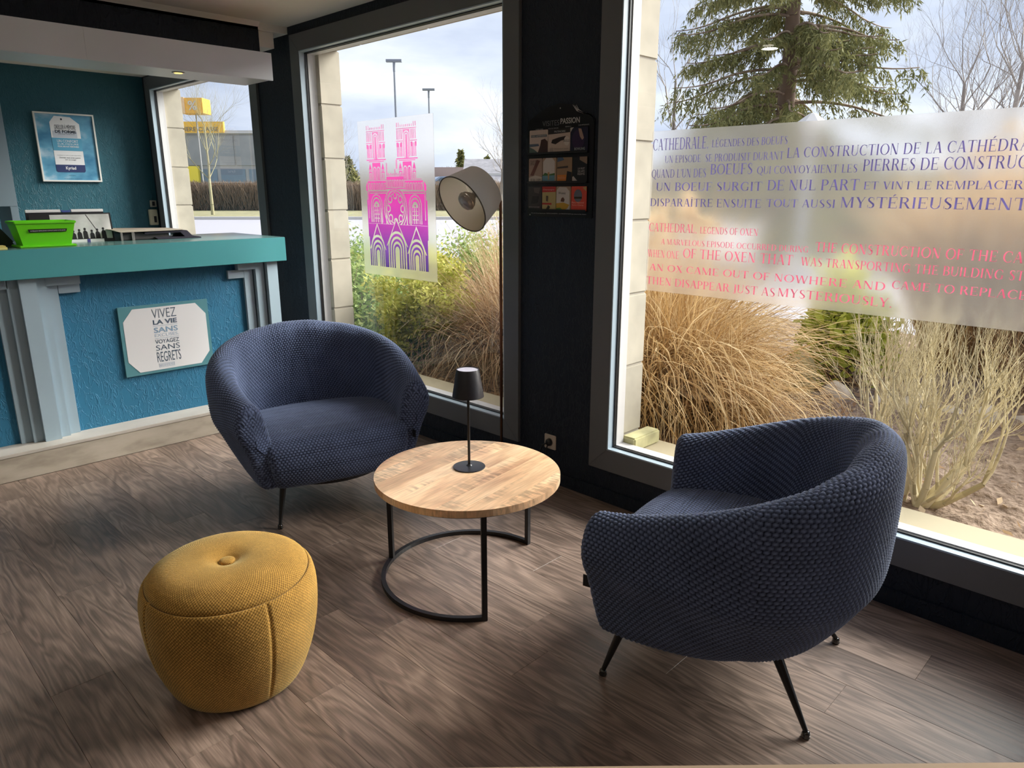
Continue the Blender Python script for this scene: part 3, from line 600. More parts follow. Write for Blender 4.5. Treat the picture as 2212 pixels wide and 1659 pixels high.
def chair_seat():
    # one pillowy block: top grid rolling over the front edge, D shaped
    nu, nv = 300, 330
    u = np.linspace(-1, 1, nu)
    # section from the back (hidden) forward and down over the front
    P = np.array([(-.33, .405), (-.20, .428), (.0, .440), (.18, .438), (.28, .430), (.345, .400), (.375, .330), (.368, .250), (.335, .195), (.25, .178), (.0, .176)])
    Q = np.vstack([2 * P[0] - P[1], P, 2 * P[-1] - P[-2]]); out = []; tt = np.linspace(0, 1, 20)[:-1, None]
    for a in range(1, len(Q) - 2):
        p0, p1, p2, p3 = Q[a - 1], Q[a], Q[a + 1], Q[a + 2]
        out.append(.5 * ((2 * p1) + (-p0 + p2) * tt + (2 * p0 - 5 * p1 + 4 * p2 - p3) * tt ** 2 + (-p0 + 3 * p1 - 3 * p2 + p3) * tt ** 3))
    out = np.vstack(out + [Q[-2][None]]); d = np.r_[0, np.cumsum(np.hypot(*np.diff(out, axis=0).T))]
    v = np.linspace(0, d[-1], nv); py = np.interp(v, d, out[:, 0]); pz = np.interp(v, d, out[:, 1])
    # half width follows the tub
    hw = np.interp(py, [-.35, -.2, 0, .25, .41], [.30, .375, .392, .368, .345]); hw = hw * np.interp(pz, [.17, .25, .40], [.86, .94, 1])
    UU = u[:, None] * hw[None]; ed = np.clip((1 - np.abs(u)) / .10, 0, 1)[:, None]; rnd = np.sqrt(1 - (1 - ed) ** 2)
    zz = pz[None] + (rnd - 1) * np.where(pz > .35, .045, -.01)[None]; yy = py[None] + (rnd - 1) * np.where(py > .25, .035, 0)[None] - .035 * (u[:, None] ** 2) * (py > .2)[None]
    zz = zz - .012 * (u[:, None] ** 2) * (pz > .3)[None]
    G = np.stack([UU, yy, zz], -1); du = np.gradient(G, axis=0); dv = np.gradient(G, axis=1); nrm = np.cross(du, dv); nrm /= np.maximum(np.linalg.norm(nrm, axis=-1, keepdims=True), 1e-9)
    sgn = 1 if nrm[nu // 2, 20, 2] > 0 else -1
    K = knit_height(UU, np.broadcast_to(v[None], UU.shape)); G = G + nrm * sgn * (K * .0044)[..., None]
    idx = np.arange(nu * nv).reshape(nu, nv); F = np.stack([idx[:-1, :-1], idx[1:, :-1], idx[1:, 1:], idx[:-1, 1:]], -1).reshape(-1, 4)
    if sgn < 0: F = F[:, ::-1]
    G[..., 2] += .015
    return G.reshape(-1, 3), F, K.ravel()
def make_chair(label, loc, rz):
    t = thing('tub_armchair', label, 'armchair', loc, rz, None)
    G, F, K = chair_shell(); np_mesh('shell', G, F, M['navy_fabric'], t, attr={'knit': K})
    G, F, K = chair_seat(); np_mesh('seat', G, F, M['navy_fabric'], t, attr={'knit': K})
    # underside board between the shell and the legs
    pts = [(.31 * math.cos(a), .02 + .31 * math.sin(a)) for a in np.linspace(0, 2 * PI, 40)[:-1]]
    MB().prism(pts, 'z', .188, .21).build('base_board', M['black'], t)
    for (x, y, tx, ty) in ((.27, .235, .315, .292), (-.27, .235, -.315, .292), (.21, -.22, .265, -.350), (-.21, -.22, -.275, -.335)):
        lg = MB().tube([(x, y, .205), (tx, ty, .018)], [.017, .0075], 14).build('leg', M['chair_leg'], t, smooth=True, angle=50)
        MB().lathe([(.003, 0), (.012, .001), (.0135, .005), (.010, .008), (.0125, .014), (.010, .021), (.004, .024)], 16, (tx, ty, 0)).build('foot_ball', M['foot'], lg, smooth=True)
    box('fabric_tag', -.374, -.3725, .300, .347, .345, .385, M['black'], t)
    return t
def copy_tree(o, parent=None):
    c = o.copy(); COL.objects.link(c); c.parent = parent
    for ch in list(o.children): copy_tree(ch, c)
    return c
chL = make_chair('navy knitted tub armchair facing the room beside the reception counter', (1.836, 3.185, 0), R(-104 - 90))
chR = copy_tree(chL); chR['label'] = 'navy knitted tub armchair seen from behind, in front of the text window'
chR.location = (2.055, 1.02, 0); chR.rotation_euler = (0, 0, R(104 - 90))
for o in (chL, chR): o['group'] = 'navy knitted tub armchairs'

# ------------------------------------------------------------- pouf
pf = thing('pouf', 'round mustard yellow woven pouf with a buttoned top', 'pouf', (.835, 2.085, 0), R(-20)); pf.scale = (.955, .955, 1)
def revolve(prof, n, cell, amp, name, m, parent, ripple=0):
    prof = np.array(prof, float); Q = np.vstack([2 * prof[0] - prof[1], prof, 2 * prof[-1] - prof[-2]]); out = []; tt = np.linspace(0, 1, 14)[:-1, None]
    for a in range(1, len(Q) - 2):
        p0, p1, p2, p3 = Q[a - 1], Q[a], Q[a + 1], Q[a + 2]
        out.append(.5 * ((2 * p1) + (-p0 + p2) * tt + (2 * p0 - 5 * p1 + 4 * p2 - p3) * tt ** 2 + (-p0 + 3 * p1 - 3 * p2 + p3) * tt ** 3))
    out = np.vstack(out + [Q[-2][None]]); d = np.r_[0, np.cumsum(np.hypot(*np.diff(out, axis=0).T))]
    nv = int(d[-1] / cell * 2.1); v = np.linspace(0, d[-1], nv); r = np.maximum(np.interp(v, d, out[:, 0]), .0005); z = np.interp(v, d, out[:, 1])
    a = np.linspace(0, 2 * PI, n + 1)[:-1]; rr = r[None] * np.ones((n, 1)); zz = z[None] * np.ones((n, 1))
    ii, jj = np.indices((n, nv)); K = (RS.rand(n, nv) * .45 + .55) * (((ii // 2 + jj // 2) % 2) * .75 + .25)
    if ripple:   # four seams pulled in on the side
        s = np.minimum.reduce([np.abs((a - q + PI) % (2 * PI) - PI) for q in np.array([0, PI / 2, PI, 3 * PI / 2]) + .35])
        rr = rr - (ripple * np.exp(-(s / .022) ** 2))[:, None] * np.clip((z - .01) / .05, 0, 1)[None]
    rr = rr * (1 + .006 * np.sin(3 * a + .6) + .004 * np.sin(5 * a))[:, None] + K * amp * (r > .004)
    G = np.stack([rr * np.cos(a)[:, None], rr * np.sin(a)[:, None], zz + K * amp * .5], -1)
    idx = np.arange(n * nv).reshape(n, nv); nx_ = np.roll(idx, -1, 0)
    F = np.stack([idx[:, :-1], nx_[:, :-1], nx_[:, 1:], idx[:, 1:]], -1).reshape(-1, 4)
    return np_mesh(name, G.reshape(-1, 3), F, m, parent, attr={'knit': K.ravel()})
revolve([(.0, .012), (.12, .004), (.185, .006), (.212, .022), (.238, .075), (.262, .15), (.276, .235), (.278, .31), (.271, .356), (.261, .376), (.250, .371), (.22, .35)], 620, .0058, .0021, 'body', M['mustard'], pf, .005)
revolve([(.235, .358), (.250, .368), (.2535, .379), (.248, .393), (.228, .412), (.190, .430), (.135, .438), (.080, .436), (.045, .426), (.028, .417), (.015, .413), (.0, .412)], 620, .0058, .0019, 'cushion_top', M['mustard'], pf)
revolve([(.0, .428), (.012, .4275), (.022, .424), (.025, .419), (.022, .414), (.0, .412)], 90, .003, .0006, 'button', M['mustard'], pf)
o = MB().tube([(.2545 * math.cos(a), .2545 * math.sin(a), .3735) for a in np.linspace(0, 2 * PI, 80)], .0028, 6, cap=False).build('piping', mat('brown_seam', (.10, .045, .010), .9), pf, smooth=True)
MB().lathe([(.0, 0), (.15, 0), (.15, .006), (0, .006)], 30).build('base_disc', M['black'], pf)

# ------------------------------------------------------------- coffee table
TC = (1.815, 2.035)
ct = thing('coffee_table', 'round wooden coffee table on a black three legged ring base', 'table', (TC[0], TC[1], 0), 0)
rad, tt_, th_ = .374, .455, .028
top = MB().prism([((rad - .006) * math.cos(a), (rad - .006) * math.sin(a)) for a in np.linspace(0, 2 * PI, 90)[:-1]], 'z', tt_ - th_ + .002, tt_ - .004).build('tabletop', mat('wood_core', (.25, .13, .06), .5), ct)
ba = R(8.5 + 0); ys = [-.374, -.300, -.215, -.128, -.045, .040, .120, .205, .290, .374]
for i in range(len(ys) - 1):
    lo, hi = ys[i] + .0004, ys[i + 1] - .0004
    def arc(r, y): return math.sqrt(max(r * r - y * y, 0))
    ptsb = []
    yl = np.linspace(lo, hi, 14)
    for y in yl: ptsb.append((arc(rad, y), y))
    for y in yl[::-1]: ptsb.append((-arc(rad, y), y))
    cuts = [None]
    cx = [(-.4, .4)] if i != 4 else [(-.4, .08 - .0004), (.08 + .0004, .4)]
    for (xa, xb) in cx:
        P2 = [(min(max(px, xa), xb), py) for px, py in ptsb]
        Pc = [P2[0]]
        for p in P2[1:]:
            if abs(p[0] - Pc[-1][0]) + abs(p[1] - Pc[-1][1]) > 1e-6: Pc.append(p)
        if abs(Pc[0][0] - Pc[-1][0]) + abs(Pc[0][1] - Pc[-1][1]) < 1e-6: Pc.pop()
        if len(Pc) < 3: continue
        ob = MB().prism(Pc, 'z', tt_ - th_, tt_).build('board', M['mango'], top); ob.rotation_euler = (0, 0, ba)
fr = .356
MB().tube([((rad - .03) * math.cos(a), (rad - .03) * math.sin(a), tt_ - th_ - .008) for a in np.linspace(0, 2 * PI, 72)], .008, 8, cap=False).build('top_ring', M['black'], ct, smooth=True)
angs = [R(0), R(118), R(237)]
def sqbar(pts_in_out, name):  # flat rectangular bar following an arc
    pass
mb = MB(); A = np.linspace(angs[0], angs[2], 60); n0 = len(mb.v)
for a in A:
    for (r, z) in ((fr - .009, .0005), (fr + .009, .0005), (fr + .009, .0185), (fr - .009, .0185)): mb.v.append((r * math.cos(a), r * math.sin(a), z))
for i in range(len(A) - 1):
    for k in range(4): mb.f.append((i * 4 + k, i * 4 + (k + 1) % 4, (i + 1) * 4 + (k + 1) % 4, (i + 1) * 4 + k))
mb.f += [(3, 2, 1, 0), tuple(len(mb.v) - 4 + k for k in range(4))]
mb.build('base_ring', M['black'], ct, bevel=0)
for a in angs:
    lg = MB().box(-.010, .010, -.010, .010, .0, tt_ - th_ - .0005).xf(Matrix.Rotation(a, 4, 'Z')).build('leg', M['black'], ct, bevel=.0015)
    lg.location = (fr * math.cos(a), fr * math.sin(a), 0)
tl = thing('table_lamp', 'small black metal table lamp with a cone shade on the round table', 'lamp', (1.852, 2.066, tt_ + .0003))
MB().lathe([(.001, 0), (.0655, 0), (.066, .002), (.0655, .004), (.055, .0055), (.012, .007), (.008, .012), (.001, .012)], 48).build('base', mat('matte_black', (.022, .022, .028), .4), tl, smooth=True, angle=40)
MB().tube([(0, 0, .008), (0, 0, .355)], .0055, 16).build('stem', M['black'], tl, smooth=True, angle=40)
sm = mat('shade_black', (.018, .017, .022), .42)
MB().lathe([(.060, .304), (.0635, .302), (.0630, .306), (.046, .412), (.0445, .4145), (.042, .4135), (.0435, .411), (.0605, .306)], 48).build('shade', sm, tl, smooth=True, angle=40)
MB().lathe([(.001, .408), (.043, .408), (.043, .4115), (.001, .4115)], 40).build('shade_top', mat('opal_diffuser', (.60, .58, .68), .35), tl)
MB().lathe([(.001, .330), (.03, .330), (.03, .407), (.001, .407)], 30).build('light_core', M['dark'], tl)

# ------------------------------------------------------------- floor lamp
RC = Vector((2.570, 2.735, 1.562)); AX = Vector((-.862, .037, -.495)).normalized()
fl = thing('floor_lamp', 'floor lamp with a tilted white drum shade in front of the cathedral window', 'lamp', (2.60, 2.635, 0))
inv = Matrix.Translation((-2.60, -2.635, 0))
MB().lathe([(.001, 0), (.125, 0), (.128, .004), (.125, .012), (.02, .017), (.012, .03), (.001, .03)], 48).build('base', M['steel'], fl, smooth=True, angle=40)
MB().tube([(0, 0, .015), (0, 0, 1.50), (-.002, .02, 1.54)], .0075, 14).build('pole', mat('bronze_pole', (.20, .10, .065), .28, metal=1), fl, smooth=True)
T = inv @ Matrix.Translation(RC) @ AX.to_track_quat('Z', 'Y').to_matrix().to_4x4()
shade_m = print_mat('cream_shade', col=(.86, .85, .84), tl=.60)
nt = shade_m.node_tree; ge = N(nt, 'ShaderNodeNewGeometry'); mx = N(nt, 'ShaderNodeMix', data_type='RGBA'); mx.inputs['A'].default_value = (.94, .93, .93, 1); mx.inputs['B'].default_value = (.80, .71, .54, 1)
nt.links.new(ge.outputs['Backfacing'], mx.inputs['Factor']); [nt.links.new(mx.outputs['Result'], n.inputs[0]) for n in nt.nodes if n.type in ('BSDF_TRANSLUCENT', 'BSDF_DIFFUSE')]
R0, R1, LS = .124, .153, .155
MB().lathe([(R0 - .002, 0), (R0, 0), (R1, LS), (R1 - .002, LS)], 64).build('x', shade_m, fl).name = 'tmp'
bpy.data.objects.remove(bpy.data.objects['tmp'])
def ringlathe(prof, n, m, name, parent, T, smooth=True):
    mb = MB(); base = 0
    for r, z in prof:
        for k in range(n): a = 2 * PI * k / n; mb.v.append((r * math.cos(a), r * math.sin(a), z))
    for i in range(len(prof) - 1):
        for k in range(n): a = i * n + k; b = i * n + (k + 1) % n; mb.f.append((a, b, b + n, a + n))
    mb.xf(T); return mb.build(name, m, parent, smooth=smooth, angle=50)
sh = ringlathe([(.01, 0), (R0, 0), (R1, LS)], 64, shade_m, 'shade', fl, T)
ringlathe([(R1 - .004, LS - .003), (R1 + .001, LS - .003), (R1 + .001, LS + .001), (R1 - .004, LS + .001), (R1 - .004, LS - .003)], 64, mat('bronze_rim', (.10, .075, .045), .5), 'shade_rim', sh, T)
ringlathe([(.001, .0), (.019, .0), (.019, .055), (.014, .06)], 24, M['steel'], 'lamp_socket', fl, T)
bulb = ringlathe([(.014, .055), (.016, .07), (.030, .085), (.044, .105), (.047, .122), (.042, .135), (.028, .142), (.001, .145)], 40, mat('frosted_bulb', (.42, .38, .36), .12, metal=.2), 'bulb', fl, T)
ringlathe([(.0465, .118), (.049, .121), (.0465, .124)], 40, M['steel'], 'bulb_band', bulb, T)
MB().tube([tuple(inv @ (RC + Vector((0, 0, 0)))), (0.0, .02, 1.53)], .010, 12).build('head_joint', M['steel'], fl, smooth=True)
MB().tube([(.02, 0, .02), (.10, -.02, .006), (.14, -.06, .006), (.15, -.15, .006), (.168, -.17, .05), (.168, -.18, .20), (.172, -.185, .228)], .0035, 8).build('power_cord', M['black'], fl, smooth=True)

# ------------------------------------------------------------- wall socket
so = thing('wall_socket', 'cream wall socket with a black plug on the dark pier', 'socket', (XW, 2.45, .231))
MB().box(-.009, 0, -.041, .041, -.041, .041).build('plate', mat('cream_socket', (.60, .53, .45), .4), so, bevel=.004)
cyl = Matrix.Rotation(R(-90), 4, 'Y')
MB().lathe([(.001, .0092), (.0215, .0092), (.0225, .0096), (.0225, .0100)], 30).xf(cyl).build('socket_well', mat('shadowed_well', (.20, .17, .14), .6), so)
MB().lathe([(.001, .0095), (.019, .0095), (.019, .024), (.012, .032), (.006, .034)], 24).xf(cyl).build('plug', M['black'], so, smooth=True, angle=40)
MB().tube([(-.03, 0, 0), (-.045, .02, -.012), (-.047, .035, -.05), (-.03, .04, -.12)], .0045, 8).build('plug_cord', M['black'], so, smooth=True)

# ------------------------------------------------------------- leaflet rack on the pier
rk = thing('leaflet_rack', 'black wall rack headed visites passion on the dark pier', 'rack', (0, 0, 0))
xf_ = XW
# outline with a swooping top
pts = [(2.628, 1.425), (2.205, 1.425), (2.205, 1.875)] + [(2.215 + .0 * k, 1.885) for k in range(1)] + [(2.245, 1.900), (2.285, 1.915), (2.33, 1.945), (2.42, 1.958), (2.50, 1.945), (2.57, 1.915), (2.610, 1.895), (2.628, 1.88)]
MB().prism(pts, 'x', XW - .006, XW).build('back_board', mat('rack_black', (.006, .006, .008), .3), rk)
def yz_flat(name, pts, x, m, parent, t=.0006): return MB().prism(pts, 'x', x, x - t).build(name, m, parent)
def write_yz(name, items, x, m, parent):
    mb = MB()
    for s, y0, y1, z0, z1, bold in items:       # y0 is the left end (larger y)
        v, f = fit_text(s, y0, y1, z0, z1, bold); mb.add([(x, p[0], p[1]) for p in v], f)
    me = bpy.data.meshes.new(name); me.from_pydata(mb.v, [], mb.f); return link(name, me, m, parent)
rx = XW - .0065
gi = mat('grey_ink', (.24, .24, .25), .5); wi = mat('white_ink', (.50, .49, .50), .5)
write_yz('lettering', [('VISITES', 2.528, 2.420, 1.858, 1.882, -.012)], rx - .0008, gi, rk)
write_yz('lettering', [('PASSION', 2.412, 2.292, 1.862, 1.888, .018)], rx - .0008, wi, rk)
write_yz('lettering', [('COFFRE VALISE', 2.575, 2.525, 1.843, 1.848, 0), ('SALLE DU MARCHE', 2.49, 2.425, 1.843, 1.848, 0), ('REIMS 4', 2.38, 2.345, 1.846, 1.851, 0), ('CLUB ARTISANAUX', 2.30, 2.235, 1.848, 1.854, 0), ('Un service proposé par VISITES PASSION - LA PROMOTION des sites et des loisirs', 2.60, 2.24, 1.438, 1.444, 0)], rx - .0008, wi, rk)
# white swoosh, tapered strokes
for dz, dy in ((0, 0), (.004, -.012), (.002, .010)):
    P = [(2.325 - dy, 1.940 + dz), (2.305 - dy * .6, 1.918), (2.270, 1.902), (2.235, 1.896), (2.215, 1.884), (2.208, 1.862)]; wd = [.001, .0035, .0020, .0022, .0035, .001]
    top_ = [(p[0], p[1] + w) for p, w in zip(P, wd)]; bot_ = [(p[0], p[1] - w) for p, w in zip(P, wd)][::-1]
    yz_flat('swoosh', top_ + bot_, rx - .0001, wi, rk)
for (yy, zz) in ((2.415, 1.935), (2.61, 1.433)):
    MB().lathe([(.001, 0), (.0035, 0), (.0035, .001)], 12).xf(Matrix.Translation((XW - .006, yy, zz)) @ cyl).build('screw', M['steel'], rk)
rows = [(1.842, 1.730), (1.708, 1.592), (1.572, 1.457)]
for (zt, zb_) in rows:
    box('pocket_ledge', XW - .020, XW - .006, 2.234, 2.618, zb_ - .004, zb_ - .001, M['black'], rk)
    box('pocket_front', XW - .0205, XW - .0195, 2.234, 2.618, zb_ - .001, zb_ + .006, M['black'], rk)
C = lambda r, g, b: (r, g, b)
cards = [
 (0, 2.612, 2.488, (.55, .45, .40), 'leaflet with a hiker and cars, left in the rack top row', [('poly', [(.08, .70), (.95, .70), (.95, .80), (.08, .80)], (.12, .15, .18)), ('poly', [(0, 0), (.55, 0), (.25, .2), (0, .3)], (.10, .14, .12)), ('poly', [(.45, 0), (1, 0), (1, .5), (.85, .62), (.65, .58), (.6, .35)], (.06, .025, .022)), ('poly', [(0, .3), (.55, .33), (.5, .42), (0, .42)], (.10, .13, .18)), ('txt', 'PARC ASTERIQUE', .1, .9, .71, .78, (.6, .55, .5))]),
 (0, 2.487, 2.345, (.52, .42, .36), 'leaflet with dark pastries and a bulle logo in the top row', [('poly', [(0, .78), (1, .82), (1, 1), (0, 1)], (.025, .02, .02)), ('poly', [(.15, .42), (.35, .36), (.6, .5), (.85, .55), (.8, .68), (.5, .64), (.2, .56)], (.03, .02, .02)), ('disc', .86, .48, .19, (.6, .55, .5)), ('txt', 'BULLE', .72, .99, .44, .54, (.05, .05, .05)), ('poly', [(.08, .06), (.24, .06), (.24, .22), (.08, .22)], (.42, .34, .29)), ('txt', 'PATINOIRE', .3, .8, .84, .92, (.5, .55, .52)), ('txt', 'Découvrez la marque', .32, .95, .14, .19, (.1, .08, .1))]),
 (0, 2.344, 2.236, (.012, .012, .035), 'leaflet with a bowling ball in the top row right', [('disc', .45, .50, .40, (.035, .018, .06)), ('poly', [(.45, .95), (.62, .93), (.78, .55), (.68, .48), (.55, .62)], (.36, .24, .20)), ('txt', 'BOWLING', .25, .85, .08, .18, (.5, .56, .54)), ('poly', [(0, 1), (.0, .8), (.12, .95), (.2, 1)], (.5, .45, .4))]),
 (1, 2.615, 2.524, (.36, .26, .21), 'brown wildlife leaflet at the left of the middle row', [('poly', [(0, 0), (1, 0), (1, .22), (.5, .3), (0, .2)], (.55, .5, .45)), ('poly', [(.1, .3), (.35, .28), (.6, .6), (.85, .9), (.6, .95), (.35, .6)], (.14, .05, .04)), ('txt', 'GRANDS SITES', .12, .62, .72, .92, (.08, .05, .05)), ('txt', '03 26 - 2 KM', .15, .9, .06, .16, (.05, .05, .05))]),
 (1, 2.522, 2.430, (.40, .28, .20), 'white tag leaflet with a lake drawing in the middle row', [('poly', [(.05, 0), (.9, 0), (.9, .85), (.7, 1), (.28, 1), (.05, .85)], (.55, .52, .50)), ('poly', [(.0, .06), (.9, .06), (.9, .32), (0, .3)], (.12, .27, .36)), ('poly', [(0, .28), (.2, .40), (.5, .33), (.9, .38), (.9, .29), (0, .27)], (.05, .15, .035)), ('poly', [(.42, .1), (.5, .1), (.52, .42), (.4, .42)], (.45, .25, .08))]),
 (1, 2.428, 2.330, (.30, .20, .12), 'bookshop style leaflet with an orange footer in the middle row', [('poly', [(.05, 0), (.65, 0), (.65, .30), (.05, .30)], (.58, .20, .03)), ('poly', [(.62, 0), (1, 0), (1, .4), (.7, .45)], (.01, .01, .012)), ('poly', [(.05, .55), (.75, .58), (.75, .66), (.05, .62)], (.05, .04, .035)), ('poly', [(.05, .82), (.5, .9), (.4, 1), (.05, 1)], (.07, .12, .20)), ('txt', 'VALLEE DE LA', .1, .6, .14, .22, (.7, .45, .3))]),
 (1, 2.328, 2.236, (.012, .014, .016), 'black leaflet with pale block letters at the middle row right', [('poly', [(0, 0), (.42, 0), (.08, .24), (0, .2)], (.5, .45, .42)), ('txt', 'LA NUIT', .38, .85, .50, .58, (.5, .45, .45)), ('txt', 'DES ARTS', .38, .85, .38, .47, (.5, .45, .45)), ('txt', 'REIMS', .38, .85, .28, .36, (.5, .45, .45)), ('poly', [(.5, .88), (1, .7), (1, 1), (.5, 1)], (.24, .17, .12))]),
 (2, 2.617, 2.524, (.040, .034, .034), 'dark photographic leaflet at the bottom row left', [('poly', [(.45, .75), (.8, .7), (.9, .95), (.4, .95)], (.10, .08, .075)), ('txt', 'ANIMAUX SAUVAGES', .02, .85, .10, .15, (.42, .34, .33)), ('poly', [(.2, .25), (.7, .3), (.8, .6), (.3, .6)], (.015, .014, .015))]),
 (2, 2.522, 2.430, (.42, .36, .16), 'yellow leaflet with a red header in the bottom row', [('poly', [(0, .76), (1, .78), (1, 1), (0, 1)], (.42, .03, .03)), ('poly', [(0, .24), (.7, .24), (.7, .31), (0, .31)], (.42, .03, .03)), ('poly', [(.3, .05), (.5, .02), (.6, .15), (.45, .22)], (.03, .03, .02)), ('poly', [(.3, .4), (.42, .36), (.45, .6), (.3, .62)], (.08, .06, .04)), ('txt', 'Champagne', .08, .9, .83, .9, (.7, .5, .45))]),
 (2, 2.428, 2.334, (.36, .26, .19), 'white tag leaflet reading woinic in the bottom row', [('poly', [(.0, 0), (.92, 0), (.92, .8), (.7, .96), (.22, .98), (.02, .85)], (.55, .52, .50)), ('poly', [(0, .06), (.5, .0), (.8, .1), (.92, .25), (.5, .34), (0, .3)], (.50, .30, .03)), ('poly', [(0, 0), (.5, 0), (.3, .12), (0, .1)], (.10, .22, .04)), ('poly', [(.32, .38), (.55, .36), (.6, .46), (.48, .56), (.36, .5)], (.12, .05, .03)), ('txt', 'Woinic', .15, .68, .68, .78, (.03, .03, .04))]),
 (2, 2.332, 2.236, (.60, .075, .045), 'red leaflet with an oval photo at the bottom row right', [('disc', .45, .62, .26, (.14, .15, .19)), ('poly', [(.2, .5), (.7, .5), (.7, .58), (.2, .58)], (.03, .03, .02)), ('txt', 'Parc Naturel', .06, .85, .31, .38, (.8, .5, .42)), ('txt', 'Terre Champ.', .06, .85, .20, .27, (.8, .5, .42)), ('poly', [(.75, .95), (1, .8), (1, 1)], (.4, .3, .12))]),
]
cm = {}
def cmat(c, r=.35):
    if c not in cm: cm[c] = mat('leaflet_print', c, r)
    return cm[c]
for (row, ya, yb, c0, lab, items) in cards:
    zt, zb_ = rows[row]; ya -= .0008; yb += .0008
    t = thing('leaflet', lab, 'leaflet', (XW - .0085, ya, zb_), 0, 'tourist leaflets in the wall rack')
    w, h = ya - yb, zt - zb_
    def P(u, v): return (-u * w, v * h)
    MB().prism([P(0, 0), P(1, 0), P(1, .97), P(.97, 1), P(.03, 1), P(0, .97)], 'x', 0, -.003).build('sheet', cmat(c0), t)
    xx = -.0032
    for it in items:
        xx -= .0003
        if it[0] == 'poly': MB().prism([P(*q) for q in it[1]], 'x', xx, xx - .0002).build('picture', cmat(it[2]), t)
        elif it[0] == 'disc': MB().prism([P(it[1] + it[3] * math.cos(a) * h / w, it[2] + it[3] * math.sin(a)) if 0 else (-(it[1] * w) + it[3] * h * math.cos(a) * .85, it[2] * h + it[3] * h * math.sin(a)) for a in np.linspace(0, 2 * PI, 25)[:-1]], 'x', xx, xx - .0002).build('picture', cmat(it[4]), t)
        else:
            _, s, u0, u1, v0, v1, cc = it; vv, ff = fit_text(s, -u0 * w, -u1 * w, v0 * h, v1 * h, 0)
            me = bpy.data.meshes.new('lettering'); me.from_pydata([(xx - .0003, p[0], p[1]) for p in vv], [], ff); link('lettering', me, cmat(cc), t)

# ------------------------------------------------------------- films on the glass and their print
TK, TN_, SE, SH = .135, .045, .055, .030
def g_rect(x0, x1, y0, y1): return [(x0, y0), (x1, y0), (x1, y1), (x0, y1)]
def g_stem(x, top=1, bot=0, st=1, sb=1, w=TK):
    P = [g_rect(x, x + w, bot, top)]
    if st: P.append(g_rect(x - SE, x + w + SE, top - SH, top))
    if sb: P.append(g_rect(x - SE, x + w + SE, bot, bot + SH))
    return P
def g_diag(xb, yb, xt, yt, w): return [(xb, yb), (xb + w, yb), (xt + w, yt), (xt, yt)]
def g_arc(cx, cy, rx, ry, a0, a1, tk=TK, tn=TN_, n=18):
    A = np.linspace(R(a0), R(a1), n); o = [(cx + rx * math.cos(a), cy + ry * math.sin(a)) for a in A]; i = [(cx + (rx - tk) * math.cos(a), cy + (ry - tn) * math.sin(a)) for a in A]
    return [[o[k], o[k + 1], i[k + 1], i[k]] for k in range(n - 1)]
def g_foot(x, y=0): return [g_rect(x - SE, x + SE + .02, y, y + SH) if y < .5 else g_rect(x - SE, x + SE + .02, y - SH, y)]
